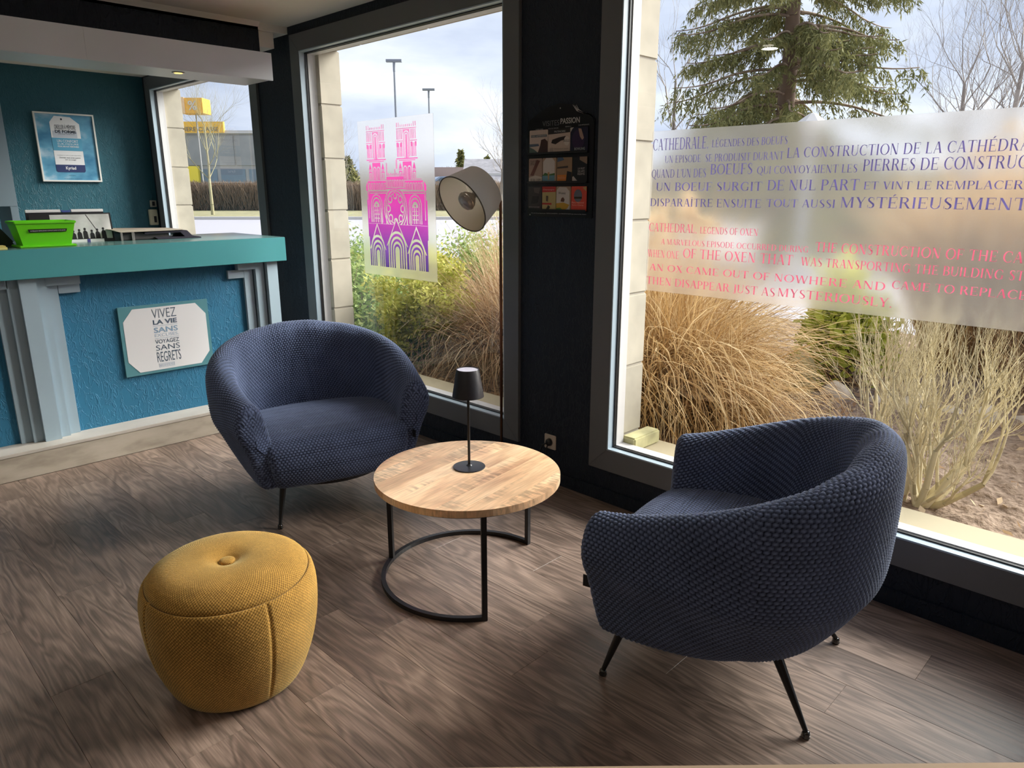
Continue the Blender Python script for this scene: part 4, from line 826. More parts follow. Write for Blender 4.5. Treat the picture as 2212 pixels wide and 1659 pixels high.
GL = {
 'A': (g_diag(.06, 0, .34, 1, .045) and [g_diag(.06, 0, .345, 1, .05), g_diag(.60, 0, .33, 1, .15), g_rect(.17, .58, .33, .33 + TN_)] + [g_rect(0, .19, 0, SH), g_rect(.54, .82, 0, SH)], .80),
 'B': (g_stem(.08) + g_arc(.36, .76, .26, .24, -90, 90, .13) + g_arc(.36, .27, .31, .27, -90, 90, .14) + [g_rect(.2, .37, 1 - TN_, 1), g_rect(.2, .37, .51, .51 + TN_), g_rect(.2, .37, 0, TN_)], .70),
 'C': (g_arc(.45, .5, .42, .51, 50, 310, .14) + [g_rect(.70, .74, .68, .95), g_rect(.70, .73, .10, .25)], .80),
 'D': (g_stem(.08) + g_arc(.38, .5, .43, .5, -90, 90, .14) + [g_rect(.2, .39, 1 - TN_, 1), g_rect(.2, .39, 0, TN_)], .86),
 'E': (g_stem(.08) + [g_rect(.2, .62, 1 - TN_, 1), g_rect(.2, .64, 0, TN_), g_rect(.2, .50, .48, .48 + TN_), g_rect(.59, .62, .78, 1), g_rect(.61, .64, 0, .22), g_rect(.47, .50, .40, .61)], .70),
 'F': (g_stem(.08) + [g_rect(.2, .60, 1 - TN_, 1), g_rect(.2, .48, .48, .48 + TN_), g_rect(.57, .60, .78, 1), g_rect(.45, .48, .40, .61)], .64),
 'G': (g_arc(.45, .5, .42, .51, 50, 318, .14) + [g_rect(.70, .74, .68, .95)] + g_stem(.66, .42, .06, 1, 0, .11), .88),
 'H': (g_stem(.08) + g_stem(.62) + [g_rect(.2, .64, .48, .48 + TN_)], .86),
 'I': (g_stem(.08), .32), 'J': (g_stem(.14, 1, .0, 1, 0) + g_arc(.14, .0, .13, .14, 180, 360, .05), .36),
 'L': (g_stem(.08) + [g_rect(.2, .60, 0, TN_), g_rect(.57, .60, 0, .25)], .64),
 'M': (g_stem(.09, w=.045) + g_stem(.80) + [g_diag(.43, 0, .07, 1, .14), g_diag(.46, 0, .80, 1, .05)], 1.06),
 'N': (g_stem(.09, w=.045) + g_stem(.66, w=.045, sb=0) + [g_diag(.56, 0, .06, 1, .15)], .84),
 'O': (g_arc(.46, .5, .44, .51, 0, 360, .14, n=34), .92),
 'P': (g_stem(.08) + g_arc(.36, .73, .28, .27, -90, 90, .13) + [g_rect(.2, .37, 1 - TN_, 1), g_rect(.2, .37, .46, .46 + TN_)], .66),
 'Q': (g_arc(.46, .5, .44, .51, 0, 360, .14, n=34) + [[(.42, .03), (.55, .03), (.92, -.22), (.74, -.20)]], .92),
 'R': (g_stem(.08) + g_arc(.36, .75, .27, .25, -90, 90, .13) + [g_rect(.2, .37, 1 - TN_, 1), g_rect(.2, .37, .50, .50 + TN_), g_diag(.60, 0, .32, .52, .15), g_rect(.60, .84, 0, SH)], .80),
 'S': (g_arc(.31, .755, .23, .25, 50, 230, .12) + g_arc(.31, .265, .25, .275, -130, 50, .13) + [[(.12, .62), (.22, .70), (.50, .42), (.42, .30)], g_rect(.47, .50, .72, .97), g_rect(.08, .11, .03, .28)], .60),
 'T': (g_stem(.31, st=0) + [g_rect(.02, .74, 1 - TN_, 1), g_rect(.02, .05, .76, 1), g_rect(.71, .74, .76, 1)], .76),
 'U': (g_stem(.08, 1, .30, 1, 0) + g_stem(.65, 1, .30, 1, 0, .045) + g_arc(.388, .30, .308, .31, 180, 360, .10), .80),
 'V': ([g_diag(.34, 0, .06, 1, .15), g_diag(.38, 0, .66, 1, .05), g_rect(0, .27, 1 - SH, 1), g_rect(.60, .78, 1 - SH, 1)], .78),
 'W': ([g_diag(.30, 0, .06, 1, .14), g_diag(.33, 0, .55, 1, .05), g_diag(.78, 0, .52, 1, .14), g_diag(.82, 0, 1.06, 1, .05), g_rect(0, .26, 1 - SH, 1), g_rect(1.0, 1.18, 1 - SH, 1), g_rect(.46, .72, 1 - SH, 1)], 1.18),
 'X': ([g_diag(.55, 0, .08, 1, .16), g_diag(.05, 0, .60, 1, .05), g_rect(.02, .30, 1 - SH, 1), g_rect(.52, .72, 1 - SH, 1), g_rect(0, .18, 0, SH), g_rect(.48, .76, 0, SH)], .76),
 'Y': (g_stem(.30, .5, 0, 0, 1) + [g_diag(.30, .42, .04, 1, .15), g_diag(.36, .42, .62, 1, .05), g_rect(-.02, .25, 1 - SH, 1), g_rect(.56, .74, 1 - SH, 1)], .74),
 ',': ([[(.06, .11), (.17, .11), (.17, .02), (.08, -.14), (.11, 0), (.06, 0)]], .24), '.': ([g_rect(.06, .17, 0, .12)], .24), "'": ([[(.05, 1), (.14, 1), (.11, .68), (.08, .68)]], .18), ' ': ([], .30)}
ACC = {'É': ('E', [[(.28, 1.07), (.34, 1.07), (.54, 1.25), (.40, 1.25)]]), 'Î': ('I', [[(-.02, 1.06), (.03, 1.06), (.15, 1.18), (.15, 1.24)], [(.27, 1.06), (.32, 1.06), (.15, 1.24), (.15, 1.18)]])}
def serif(mb, s, y0, y1, z, h, x):
    """serif capitals on the plane x; y0 is the left end, y1 the right end (smaller)"""
    cur = 0; polys = []
    for ch in s:
        extra = []
        if ch in ACC: base, extra = ACC[ch]
        else: base = ch
        P, w = GL[base]; w += .055
        for p in P + extra: polys.append([(cur + a, b) for a, b in p])
        cur += w
    k = (y1 - y0) / cur
    for p in polys: mb.add([(x, y0 + a * k, z + b * h) for a, b in p], [tuple(range(len(p)))])
def film(name, label, y0, y1, z0, z1, parent):
    o = MB().prism([(y0[0], z0), (y1[0], z0), (y1[1], z1), (y0[1], z1)], 'x', 2.8255, 2.8270).build('film_sheet', M['film'], parent); return o
tf = thing('window_film', 'frosted window film printed with a french and english cathedral legend', 'window film', (0, 0, 0))
MB().box(2.8255, 2.8270, .092, 1.905, 1.105, 1.804).build('film_sheet', M['film'], tf)
FR = [('CATHEDRALE,',1.918,1.625,1.723,0.048),('LÉGENDES DES BOEUFS',1.612,1.287,1.726,0.029),('UN EPISODE  SE PRODUISIT DURANT',1.836,1.297,1.669,0.030),('LA CONSTRUCTION DE LA CATHÉDRALE',1.287,0.450,1.674,0.037),
("QUAND L'UN DES",1.934,1.628,1.607,0.035),('BOEUFS',1.612,1.420,1.617,0.042),('QUI CONVOYAIENT LES',1.404,1.015,1.616,0.029),('PIERRES DE CONSTRUCTION',0.999,0.389,1.620,0.040),('UN BOEUF SURGIT',1.875,1.373,1.551,0.035),
('DE NUL PART',1.355,1.001,1.553,0.039),('ET VINT LE REMPLACER',0.988,0.500,1.556,0.027),('DISPARAÎTRE ENSUITE',1.936,1.371,1.485,0.033),('TOUT AUSSI',1.353,1.079,1.489,0.030),('MYSTÉRIEUSEMENT.',1.064,0.465,1.491,0.038)]
EN = [('CATHEDRAL,',1.917,1.654,1.374,0.037),('LEGENDS OF OXEN',1.641,1.375,1.374,0.028),('A MARVELOUS EPISODE OCCURRED DURING',1.834,1.162,1.319,0.024),('THE CONSTRUCTION OF THE CATHEDRAL',1.139,0.266,1.325,0.036),('WHEN ONE',1.932,1.736,1.259,0.033),
('OF THE OXEN THAT',1.718,1.218,1.266,0.040),('WAS TRANSPORTING THE BUILDING STONES',1.190,0.351,1.269,0.032),('AN OX CAME OUT OF NOWHERE AND',1.889,0.865,1.199,0.030),('CAME TO REPLACE IT,',0.849,0.371,1.209,0.029),('THEN DISAPPEAR JUST AS',1.935,1.279,1.136,0.034),('MYSTERIOUSLY.',1.271,0.835,1.140,0.033)]
pf_ = print_mat('indigo_film_print', col=(.085, .070, .21)); pe_ = print_mat('rose_film_print', col=(.55, .10, .17))
for lst, mm in ((FR, pf_), (EN, pe_)):
    for s, y0, y1, z, h in lst:
        y0 = min(y0, 1.902) if y0 > 1.91 else y0
        mb = MB(); serif(mb, s, y0, y1, z, h, 2.8250)
        me = bpy.data.meshes.new('printed_words'); me.from_pydata(mb.v, [], mb.f); link('printed_words', me, mm, tf)
# cathedral film
cf = thing('cathedral_decal', 'frosted window film with a magenta twin towered cathedral print', 'window film', (0, 0, 0))
MB().box(2.8255, 2.8270, 3.415, 4.185, 1.010, 1.985).build('film_sheet', M['film'], cf)
cp = print_mat('magenta_gradient_print', [(0, (.05, .03, .14)), (.15, (.13, .045, .26)), (.32, (.38, .05, .34)), (.55, (.50, .04, .27)), (.8, (.66, .10, .38)), (1, (.58, .22, .42))], z0=1.07, z1=1.95)
lp = print_mat('clear_line_print', col=(.86, .82, .78), tl=.9)
Y0c, Y1c, Z0c, Z1c = 4.105, 3.495, 1.068, 1.955
def cu(u): return Y0c + (Y1c - Y0c) * u
def cv(v): return Z0c + (Z1c - Z0c) * v
LAY = {0: MB(), 1: MB(), 2: MB(), 3: MB()}
SEQ = []
CVM = lambda v: float(np.interp(v, [0, .145, .355, .39, .495, .69, .97, 1], [0, .31, .545, .565, .625, .755, .965, 1]))
def cpoly(lay, pts): SEQ.append((pts, lay in (0, 2, 3)))
def cpoly_unused(lay, pts): LAY[lay].add([(2.8252 - .0004 * lay, cu(a), cv(b)) for a, b in pts], [tuple(range(len(pts)))])
def crect(lay, a, b, c, d): cpoly(lay, [(a, c), (b, c), (b, d), (a, d)])
AS = (Z1c - Z0c) / (Y0c - Y1c)
def carch(lay, cx, w, z0, z1, point=0):
    r = w / 2; zc = z1 - r / AS * (1.3 if point else 1); P = [(cx - r, z0), (cx + r, z0)]
    for t in np.linspace(0, PI, 15): P.append((cx + r * math.cos(t) * (1 - .15 * point * math.sin(t)), zc + (z1 - zc) * math.sin(t)))
    cpoly(lay, P)
def cdisc(lay, cx, cz, r, n=32): cpoly(lay, [(cx + r * math.cos(t), cz + r / AS * math.sin(t)) for t in np.linspace(0, 2 * PI, n + 1)[:-1]])
for tx in (0.02, .545):        # towers
    x0, x1 = tx, tx + .325
    for i in range(11): crect(0, x0 + .03 * i + .006, x0 + .03 * i + .018, .972, .985 + (.012 if i in (0, 1, 9, 10) else 0))
    crect(0, x0, x1, .955, .963)
    for k in range(4):
        w = .012
        for side in (x0 + .006, x1 - .096): crect(0, side + k * .024, side + k * .024 + w, .865, .95); crect(0, side + k * .024, side + k * .024 + w, .715, .835)
    for side in (x0, x1 - .095): crect(0, side - .008, side + .103, .848, .856); crect(0, side, side + .03, .80, .84); crect(0, side + .065, side + .095, .80, .84)
    crect(0, x0 + .108, x1 - .108, .715, .952)
    carch(1, (x0 + x1) / 2, .086, .70, .94); carch(2, (x0 + x1) / 2, .066, .70, .93); carch(1, (x0 + x1) / 2, .046, .70, .92); carch(2, (x0 + x1) / 2, .024, .70, .91)
    crect(0, x0 - .01, x1 + .01, .693, .703); crect(0, x0 + .03, x1 - .03, .676, .686)
    crect(0, x0 + .09, x1 - .09, .50, .668)
    for q in (-.034, .034): carch(1, (x0 + x1) / 2 + q, .058, .485, .63, 1); carch(2, (x0 + x1) / 2 + q, .036, .485, .615, 1); crect(1, (x0 + x1) / 2 + q - .004, (x0 + x1) / 2 + q + .004, .485, .60)
    for side in (x0 + .025, x1 - .075):
        cpoly(0, [(side, .60), (side + .05, .60), (side + .025, .665)]); crect(0, side, side + .05, .585, .593); crect(0, side, side + .05, .50, .578); carch(1, side + .025, .032, .50, .566); crect(2, side + .021, side + .029, .50, .553)
for k in range(13): crect(0, .352 + k * .024, .352 + k * .024 + .010, .53, .55 + (.05 if k == 6 else (.01 if k % 2 else 0)))
for k in range(3):
    crect(0, .352 + k * .012, .358 + k * .012, .55, .66) if k < 2 else None
    crect(0, .535 - k * .014, .541 - k * .014, .60, .69) if k < 2 else None
crect(0, .02, .345, .487, .495); crect(0, .57, .93, .487, .495)
crect(0, .35, .645, .40, .52)
for k in range(7): carch(1, .375 + k * .041, .030, .40, .49); crect(2, .375 + k * .041 - .007, .375 + k * .041 + .007, .40, .475)
for a, b in ((.015, .34), (.655, .95)):
    crect(0, a, b, .365, .475)
    n = 7
    for k in range(n): c = a + (k + .5) * (b - a) / n; carch(1, c, .032, .365, .455); crect(2, c - .007, c + .007, .365, .442)
crect(1, 0, 1, .355, .363); crect(0, .34, .66, .378, .390)
cpoly(0, [(-.02, .355), (-.02, .42), (.005, .47), (.005, .355)]); cpoly(0, [(.965, .355), (.965, .47), (1.0, .42), (1.0, .355)])
crect(0, .0, .99, .06, .350)
crect(0, -.015, .0, .1, .3); crect(0, .985, 1.01, .1, .3)
crect(1, .01, .018, .18, .35); crect(1, .97, .98, .18, .35); crect(1, .01, .98, .338, .344)
for c in (.155, .815):
    for lay, w, z in ((1, .21, .335), (2, .185, .328), (1, .155, .315), (2, .135, .305), (1, .105, .290)): carch(lay, c, w, .155, z)
    for k in range(3): crect(2, c - .045 + k * .034, c - .045 + k * .034 + .022, .155, .27 if k == 1 else .258)
    for k in range(4): crect(3 if 0 else 1, c - .05, c + .05, .18 + k * .025, .184 + k * .025)
for lay, r in ((1, .200), (2, .188), (1, .172), (2, .158), (1, .142), (2, .132)): cdisc(lay, .485, .245, r)
for k in range(8):
    a = k * PI / 4; cdisc(1, .485 + .118 * math.cos(a), .245 + .118 / AS * math.sin(a), .036, 14); cdisc(2, .485 + .122 * math.cos(a), .245 + .122 / AS * math.sin(a), .024, 14)
crect(1, 0, 1, .142, .148)
for x0 in (.225, .31, .665, .725): cpoly(1, [(x0, .05), (x0 + .025, .05), (x0 + .018, .20), (x0 + .0125, .26), (x0 + .006, .20)])
for x0 in (.20, .355, .60, .70): 
    for k in range(2): carch(1, x0 + k * .035, .026, .09, .128); crect(2, x0 + k * .035 - .006, x0 + k * .035 + .006, .09, .118)
# portals
crect(0, .0, 1.0, .0, .145)
def portal(c, w, gz, az, n):
    cpoly(1, [(c - w / 2 - .02, az - .05), (c, gz + .015), (c + w / 2 + .02, az - .05), (c + w / 2, az - .06), (c - w / 2, az - .06)])
    cpoly(2, [(c - w / 2, az - .045), (c, gz), (c + w / 2, az - .045)])
    for i in range(n):
        ww = w * (1 - .13 * i) * .92; carch(1 if 0 else 3, c, ww, -.0, az - .012 * i * 1.6) if 0 else None
        LY = LAY3[i]
        r = ww / 2; z1 = az - .017 * i; zc = z1 - r / AS
        P = [(c - r, 0), (c + r, 0)] + [(c + r * math.cos(t), zc + (z1 - zc) * math.sin(t)) for t in np.linspace(0, PI, 17)]
        LY.add([(2.8252 - .0004 * 3 - .0002 * i, cu(a), cv(b)) for a, b in P], [tuple(range(len(P)))])
LAY3 = [MB() for _ in range(8)]
portal(.155, .27, .095, .045 + .0, 1) if 0 else None
def portal2(c, w, gz, az, n):
    cpoly(1, [(c - w / 2 - .015, az - .050), (c, gz + .010), (c + w / 2 + .015, az - .050)])
    cpoly(2, [(c - w / 2, az - .050), (c, gz), (c + w / 2, az - .050)])
    for i in range(n):
        r = w * (.46 - .058 * i); z1 = az - .0085 * i; zc = z1 - r / AS * .5
        P = [(c - r, -.0), (c + r, -.0)] + [(c + r * math.cos(t), zc + (z1 - zc) * math.sin(t)) for t in np.linspace(0, PI, 17)]
        SEQ.append((P, i % 2 == 1))
for c, w, gz, az in ((.145, .27, .140, .108), (.49, .34, .172, .124), (.82, .29, .134, .102)): portal2(c, w, gz, az, 7)
# flatten the overlapping shapes into one thin print: cells that carry ink become strips
NU, NV = 380, 560; inkm = np.zeros((NV, NU), bool); gu, gv = np.meshgrid(np.linspace(-.03, 1.02, NU), np.linspace(-.002, 1.0, NV))
for P_, val_ in SEQ:
    if 1:
        P_ = [(p[0], CVM(p[1])) for p in P_]
        us_ = [p[0] for p in P_]; vs_ = [p[1] for p in P_]
        i0, i1 = np.searchsorted(gv[:, 0], [min(vs_), max(vs_)]); j0, j1 = np.searchsorted(gu[0], [min(us_), max(us_)])
        su, sv = gu[i0:i1, j0:j1], gv[i0:i1, j0:j1]; ins = np.zeros(su.shape, bool)
        for k in range(len(P_)):
            (xa_, ya_), (xb_, yb_) = P_[k], P_[k - 1]
            if ya_ == yb_: continue
            ins ^= ((ya_ > sv) != (yb_ > sv)) & (su < (xb_ - xa_) * (sv - ya_) / (yb_ - ya_) + xa_)
        inkm[i0:i1, j0:j1][ins] = bool(val_)
mb = MB(); du_ = 1.05 / NU / 2; dv_ = 1.002 / NV / 2
for i in range(NV):
    row_ = np.r_[False, inkm[i], False]; ch_ = np.flatnonzero(row_[1:] != row_[:-1])
    for j, k in zip(ch_[::2], ch_[1::2]):
        a0_, a1_ = gu[0, j] - du_, gu[0, k - 1] + du_; v0_, v1_ = gv[i, 0] - dv_, gv[i, 0] + dv_
        mb.add([(2.8250, cu(a0_), cv(v0_)), (2.8250, cu(a1_), cv(v0_)), (2.8250, cu(a1_), cv(v1_)), (2.8250, cu(a0_), cv(v1_))], [(0, 1, 2, 3)])
me = bpy.data.meshes.new('cathedral_print'); me.from_pydata(mb.v, [], mb.f); o = link('cathedral_print', me, cp, cf); o['kind'] = 'stuff'

# ------------------------------------------------------------- room lighting: spotlight fixture and added fill lamps
tw = thing('ceiling_spotlight', 'twin white ceiling spotlight over the lounge, seen only as a reflection', 'ceiling light', (0, 0, 0))
glow = mat('lamp_glow', (1, 1, .9), .5); bsdf(glow).inputs['Emission Color'].default_value = (1, .93, .78, 1); bsdf(glow).inputs['Emission Strength'].default_value = 9
box('housing', -.16, .14, 2.72, 2.88, ZC - .03, ZC - .001, M['white'], tw)
for (x, y) in ((.07, 2.77), (-.09, 2.82)):
    MB().lathe([(.001, ZC - .033), (.04, ZC - .033), (.04, ZC - .030), (.001, ZC - .030)], 24, (x, y, 0)).build('lamp_disc', glow, tw)
def area(name, loc, size, power, col, rot=(0, 0, 0)):
    d = bpy.data.lights.new(name, 'AREA'); d.shape = 'DISK'; d.size = size; d.energy = power; d.color = col
    o = bpy.data.objects.new(name, d); COL.objects.link(o); o.location = loc; o.rotation_euler = rot; return o
AREAS = [area('ceiling_and_fill_lamp', (-.01, 2.795, ZC - .04), .12, 5, (1, .93, .82)), area('ceiling_and_fill_lamp', (-1.3, .2, ZC - .04), .25, 3, (1, .93, .82)), area('ceiling_and_fill_lamp', (-2.1, .9, ZC - .04), .25, 4, (1, .93, .82)), area('ceiling_and_fill_lamp', (.0, 6.6, 2.56), .25, 10, (1, .90, .78))]  # first lights the twin spotlight; the others are added fill without fixtures

# light oak table right under the camera, only its edge shows
ot = thing('oak_table', 'light oak tabletop edge along the bottom of the picture', 'table', (.605, .595, 0), R(-44.8))
MB().box(-.45, 1.6, -.62, .0105, .722, .75).build('tabletop', varied(mat('light_oak', (.60, .44, .30), .4), 6, .15, stretch=(.3, 4, 1)), ot, bevel=.002)
for (x, y) in ((-.38, -.56), (-.38, -.12), (1.53, -.56), (1.53, -.12)): MB().box(x - .02, x + .02, y - .02, y + .02, .001, .722).build('leg', M['black'], ot)

# ------------------------------------------------------------- outdoors: ground
structure(box('ground', 3.07, 200, -120, 200, -.9, -.30, mat('subsoil', (.15, .11, .08), .9)))
nx, ny = 340, 560
gx = 3.06 + 5.14 * np.linspace(0, 1, nx) ** 1.5; gy = np.linspace(-4.5, 10.5, ny); GX, GY = np.meshgrid(gx, gy, indexing='ij')
def vnoise(X, Y, f, seed):
    r = np.random.RandomState(seed); T = r.rand(64, 64); x = X * f; y = Y * f; xi = np.floor(x).astype(int); yi = np.floor(y).astype(int); fx = x - xi; fy = y - yi; fx = fx * fx * (3 - 2 * fx); fy = fy * fy * (3 - 2 * fy)
    g = lambda a, b: T[a % 64, b % 64]
    return (g(xi, yi) * (1 - fx) + g(xi + 1, yi) * fx) * (1 - fy) + (g(xi, yi + 1) * (1 - fx) + g(xi + 1, yi + 1) * fx) * fy
GZ = .05 + .05 * vnoise(GX, GY, .8, 1) + .035 * vnoise(GX, GY, 5, 2) + .03 * vnoise(GX, GY, 14, 3) ** 2 + .030 * vnoise(GX, GY, 22, 4) * vnoise(GX, GY, 9, 6)
idx = np.arange(nx * ny).reshape(nx, ny); F = np.stack([idx[:-1, :-1], idx[1:, :-1], idx[1:, 1:], idx[:-1, 1:]], -1).reshape(-1, 4)
soil_m = varied(mat('tilled_soil', (.26, .18, .125), .95), 30, .3, detail=10, bump=1, bdist=.03, cols=[(.3, (.15, .10, .068)), (.5, (.27, .19, .135)), (.72, (.40, .30, .22))])
structure(np_mesh('garden_soil', np.stack([GX, GY, GZ], -1).reshape(-1, 3), F, soil_m, smooth=False))
asph = varied(mat('asphalt', (.34, .33, .37), .85), 40, .12, detail=8)
structure(box('road', 8.2, 190, -110, 190, -.3, .03, asph))
HZ = R(-45.5)
def FP(r, f): return (.701 * r + .713 * f, -.713 * r + .701 * f)     # right / forward metres from the room to the plan
def far(o, r, f, z=0): x, y = FP(r, f); o.location = (x, y, z); o.rotation_euler = (0, 0, HZ); return o
vg = structure(box('verge', -70, 70, 0, 17, .0, .16, varied(mat('verge_grass', (.25, .23, .12), .95), 3, .25, detail=8))); far(vg, 0, 41)
kb = structure(box('kerb', -70, 70, 0, .3, .0, .19, mat('kerb_stone', (.55, .53, .5), .8))); far(kb, 0, 40.7)
tr = structure(box('terrace', -70, 70, 0, 120, 0, 1.2, varied(mat('far_ground', (.25, .24, .14), .95), 1, .2))); far(tr, 0, 58)

# ------------------------------------------------------------- plants
def tint_mat(name, cols, rough=.8, trans=0):
    m = mat(name, cols[0], rough, spec=.25); nt = m.node_tree; l = nt.links.new; b = bsdf(m)
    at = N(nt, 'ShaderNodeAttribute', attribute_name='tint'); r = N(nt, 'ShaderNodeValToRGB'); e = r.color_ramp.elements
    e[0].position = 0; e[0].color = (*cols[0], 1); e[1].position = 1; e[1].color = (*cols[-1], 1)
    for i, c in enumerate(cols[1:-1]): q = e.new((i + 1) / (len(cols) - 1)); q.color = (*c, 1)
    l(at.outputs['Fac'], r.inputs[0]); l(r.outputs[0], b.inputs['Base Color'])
    if trans:
        t = N(nt, 'ShaderNodeBsdfTranslucent'); x = N(nt, 'ShaderNodeMixShader'); x.inputs[0].default_value = trans; o = nt.nodes['Material Output']
        l(r.outputs[0], t.inputs[0]); l(b.outputs[0], x.inputs[1]); l(t.outputs[0], x.inputs[2]); l(x.outputs[0], o.inputs[0])
    return m
straw = tint_mat('dry_straw', [(.20, .10, .035), (.46, .29, .12), (.64, .46, .23), (.78, .64, .42)], .7, .3)
straw2 = tint_mat('rusty_straw', [(.26, .15, .08), (.46, .30, .17), (.64, .47, .29), (.74, .60, .42)], .7, .3)
bark_l = tint_mat('pale_twigs', [(.40, .34, .20), (.66, .58, .38), (.84, .76, .54)], .8)
bark_d = tint_mat('brown_twigs', [(.13, .085, .06), (.25, .18, .13), (.38, .29, .22)], .9)
bark_g = tint_mat('grey_twigs', [(.20, .17, .15), (.32, .28, .25), (.42, .38, .34)], .9)
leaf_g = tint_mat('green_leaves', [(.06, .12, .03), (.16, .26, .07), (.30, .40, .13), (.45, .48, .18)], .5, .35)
leaf_y = tint_mat('yellow_leaves', [(.35, .38, .06), (.58, .58, .13), (.72, .68, .25)], .5, .4)
leaf_o = tint_mat('spruce_needles', [(.08, .09, .035), (.20, .20, .075), (.36, .33, .13)], .8, .15)
def blades(name, m, parent, n, cx, cy, r0, hmin, hmax, tilt, droop, w, segs=9, seed=1, z0=.05, az=None, curl=0, xmin=-99):
    r = np.random.RandomState(seed); a = r.rand(n) * 2 * PI if az is None else az[0] + (r.rand(n) - .5) * az[1]; rr = r0 * np.sqrt(r.rand(n)); ba = r.rand(n) * 2 * PI
    bx = cx + rr * np.cos(ba); by = cy + rr * np.sin(ba); L = hmin + (hmax - hmin) * r.rand(n) ** .7; tl = tilt * (.2 + r.rand(n)); dr = droop * (.3 + 1.1 * r.rand(n))
    t = np.linspace(0, 1, segs + 1)[None]; L_ = L[:, None]
    th0 = tl[:, None]; th = th0 + dr[:, None] * t ** 1.7 * 2.1                        # bending angle from vertical
    ds = L_ / segs; hx = np.cumsum(np.sin(th) * ds, 1) - np.sin(th[:, :1]) * ds; hz = np.cumsum(np.cos(th) * ds, 1) - np.cos(th[:, :1]) * ds
    az_ = a[:, None] + curl * (r.rand(n) - .5)[:, None] * t * 2
    X = bx[:, None] + hx * np.cos(az_); Y = by[:, None] + hx * np.sin(az_); Z = np.maximum(z0 + hz, .03 + .04 * r.rand(n)[:, None])
    X = np.where(X < xmin, xmin + .25 * r.rand(n)[:, None] * np.minimum(1, xmin - X) * 0 + .02 * r.rand(n)[:, None], X); sa = a + PI / 2 + (r.rand(n) - .5) * 1.6; ww = w * (.5 + r.rand(n))[:, None] * (1 - .85 * t ** 2) / 2
    sx, sy = np.cos(sa)[:, None] * ww, np.sin(sa)[:, None] * ww
    V = np.stack([np.stack([X - sx, Y - sy, Z], -1), np.stack([X + sx, Y + sy, Z + ww * .4], -1)], 2)     # n, segs+1, 2, 3
    idx = np.arange(n * (segs + 1) * 2).reshape(n, segs + 1, 2); F = np.stack([idx[:, :-1, 0], idx[:, :-1, 1], idx[:, 1:, 1], idx[:, 1:, 0]], -1).reshape(-1, 4)
    tint = np.repeat(np.clip(r.rand(n) * .8 + .1, 0, 1), (segs + 1) * 2)
    o = np_mesh(name, V.reshape(-1, 3), F, m, parent, smooth=False, attr={'tint': tint}); o['kind'] = 'stuff'; return o
def leaf_cloud(name, m, parent, P, size, seed=1, up=.3, tint=None):
    r = np.random.RandomState(seed); n = len(P); d = r.randn(n, 3); d[:, 2] = d[:, 2] * .6 + up; d /= np.linalg.norm(d, axis=1, keepdims=True); e = np.cross(d, r.randn(n, 3)); e /= np.linalg.norm(e, axis=1, keepdims=True)
    s = size * (.5 + r.rand(n))[:, None]
    V = np.stack([P, P + d * s * .5 + e * s * .22, P + d * s, P + d * s * .5 - e * s * .22], 1); idx = np.arange(n * 4).reshape(n, 4)
    tn = np.repeat(r.rand(n) if tint is None else np.clip(tint + .25 * (r.rand(n) - .5), 0, 1), 4)
    o = np_mesh(name, V.reshape(-1, 3), idx, m, parent, smooth=False, attr={'tint': tn}); o['kind'] = 'stuff'; return o
def sticks(name, m, parent, S, sides=4, seed=1, stuff=True):
    """S: list of (p0, p1, r0, r1)"""
    A = np.array([list(a) + list(b) + [c, d] for a, b, c, d in S], float); n = len(A); p0, p1 = A[:, :3], A[:, 3:6]; d = p1 - p0; d /= np.maximum(np.linalg.norm(d, axis=1, keepdims=True), 1e-9)
    h = np.where(np.abs(d[:, 2:3]) > .9, np.array([[1., 0, 0]]), np.array([[0, 0, 1.]])); u = np.cross(d, h); u /= np.linalg.norm(u, axis=1, keepdims=True); v = np.cross(d, u)
    an = np.arange(sides) * 2 * PI / sides; c, s_ = np.cos(an)[None, :, None], np.sin(an)[None, :, None]
    ring = u[:, None] * c + v[:, None] * s_; V = np.stack([p0[:, None] + ring * A[:, 6, None, None], p1[:, None] + ring * A[:, 7, None, None]], 1)
    idx = np.arange(n * 2 * sides).reshape(n, 2, sides); nx_ = np.roll(idx, -1, 2)
    F = np.stack([idx[:, 0], nx_[:, 0], nx_[:, 1], idx[:, 1]], -1).reshape(-1, 4); r = np.random.RandomState(seed)
    o = np_mesh(name, V.reshape(-1, 3), F, m, parent, attr={'tint': np.repeat(r.rand(n), 2 * sides)})
    if stuff: o['kind'] = 'stuff'
    return o
def grow(p, d, L, r, depth, out, rnd, spread=.55, kids=(2, 3), up=.15, shrink=.72, wob=.12, segs=3, tips=None):
    p = Vector(p); d = Vector(d).normalized()
    for i in range(segs):
        q = p + d * (L / segs); r1 = r * .88
        out.append((tuple(p), tuple(q), r, r1)); p, r = q, r1
        d = (d + Vector((rnd.gauss(0, wob), rnd.gauss(0, wob), rnd.gauss(0, wob) + up * .25))).normalized()
        if depth > 0 and i < segs - 1 and rnd.random() < .55:
            ax = Vector((rnd.gauss(0, 1), rnd.gauss(0, 1), rnd.gauss(0, .6))).normalized()
            grow(p, d + ax * spread * 1.3, L * shrink * .8, r * .55, depth - 1, out, rnd, spread, kids, up, shrink, wob, segs, tips)
    if depth > 0:
        for k in range(rnd.randint(*kids)):
            ax = Vector((rnd.gauss(0, 1), rnd.gauss(0, 1), rnd.gauss(0, .6) + up)).normalized()
            grow(p, d + ax * spread, L * shrink * rnd.uniform(.8, 1.15), r * .68, depth - 1, out, rnd, spread, kids, up, shrink, wob, segs, tips)
    elif tips is not None: tips.append(tuple(p))
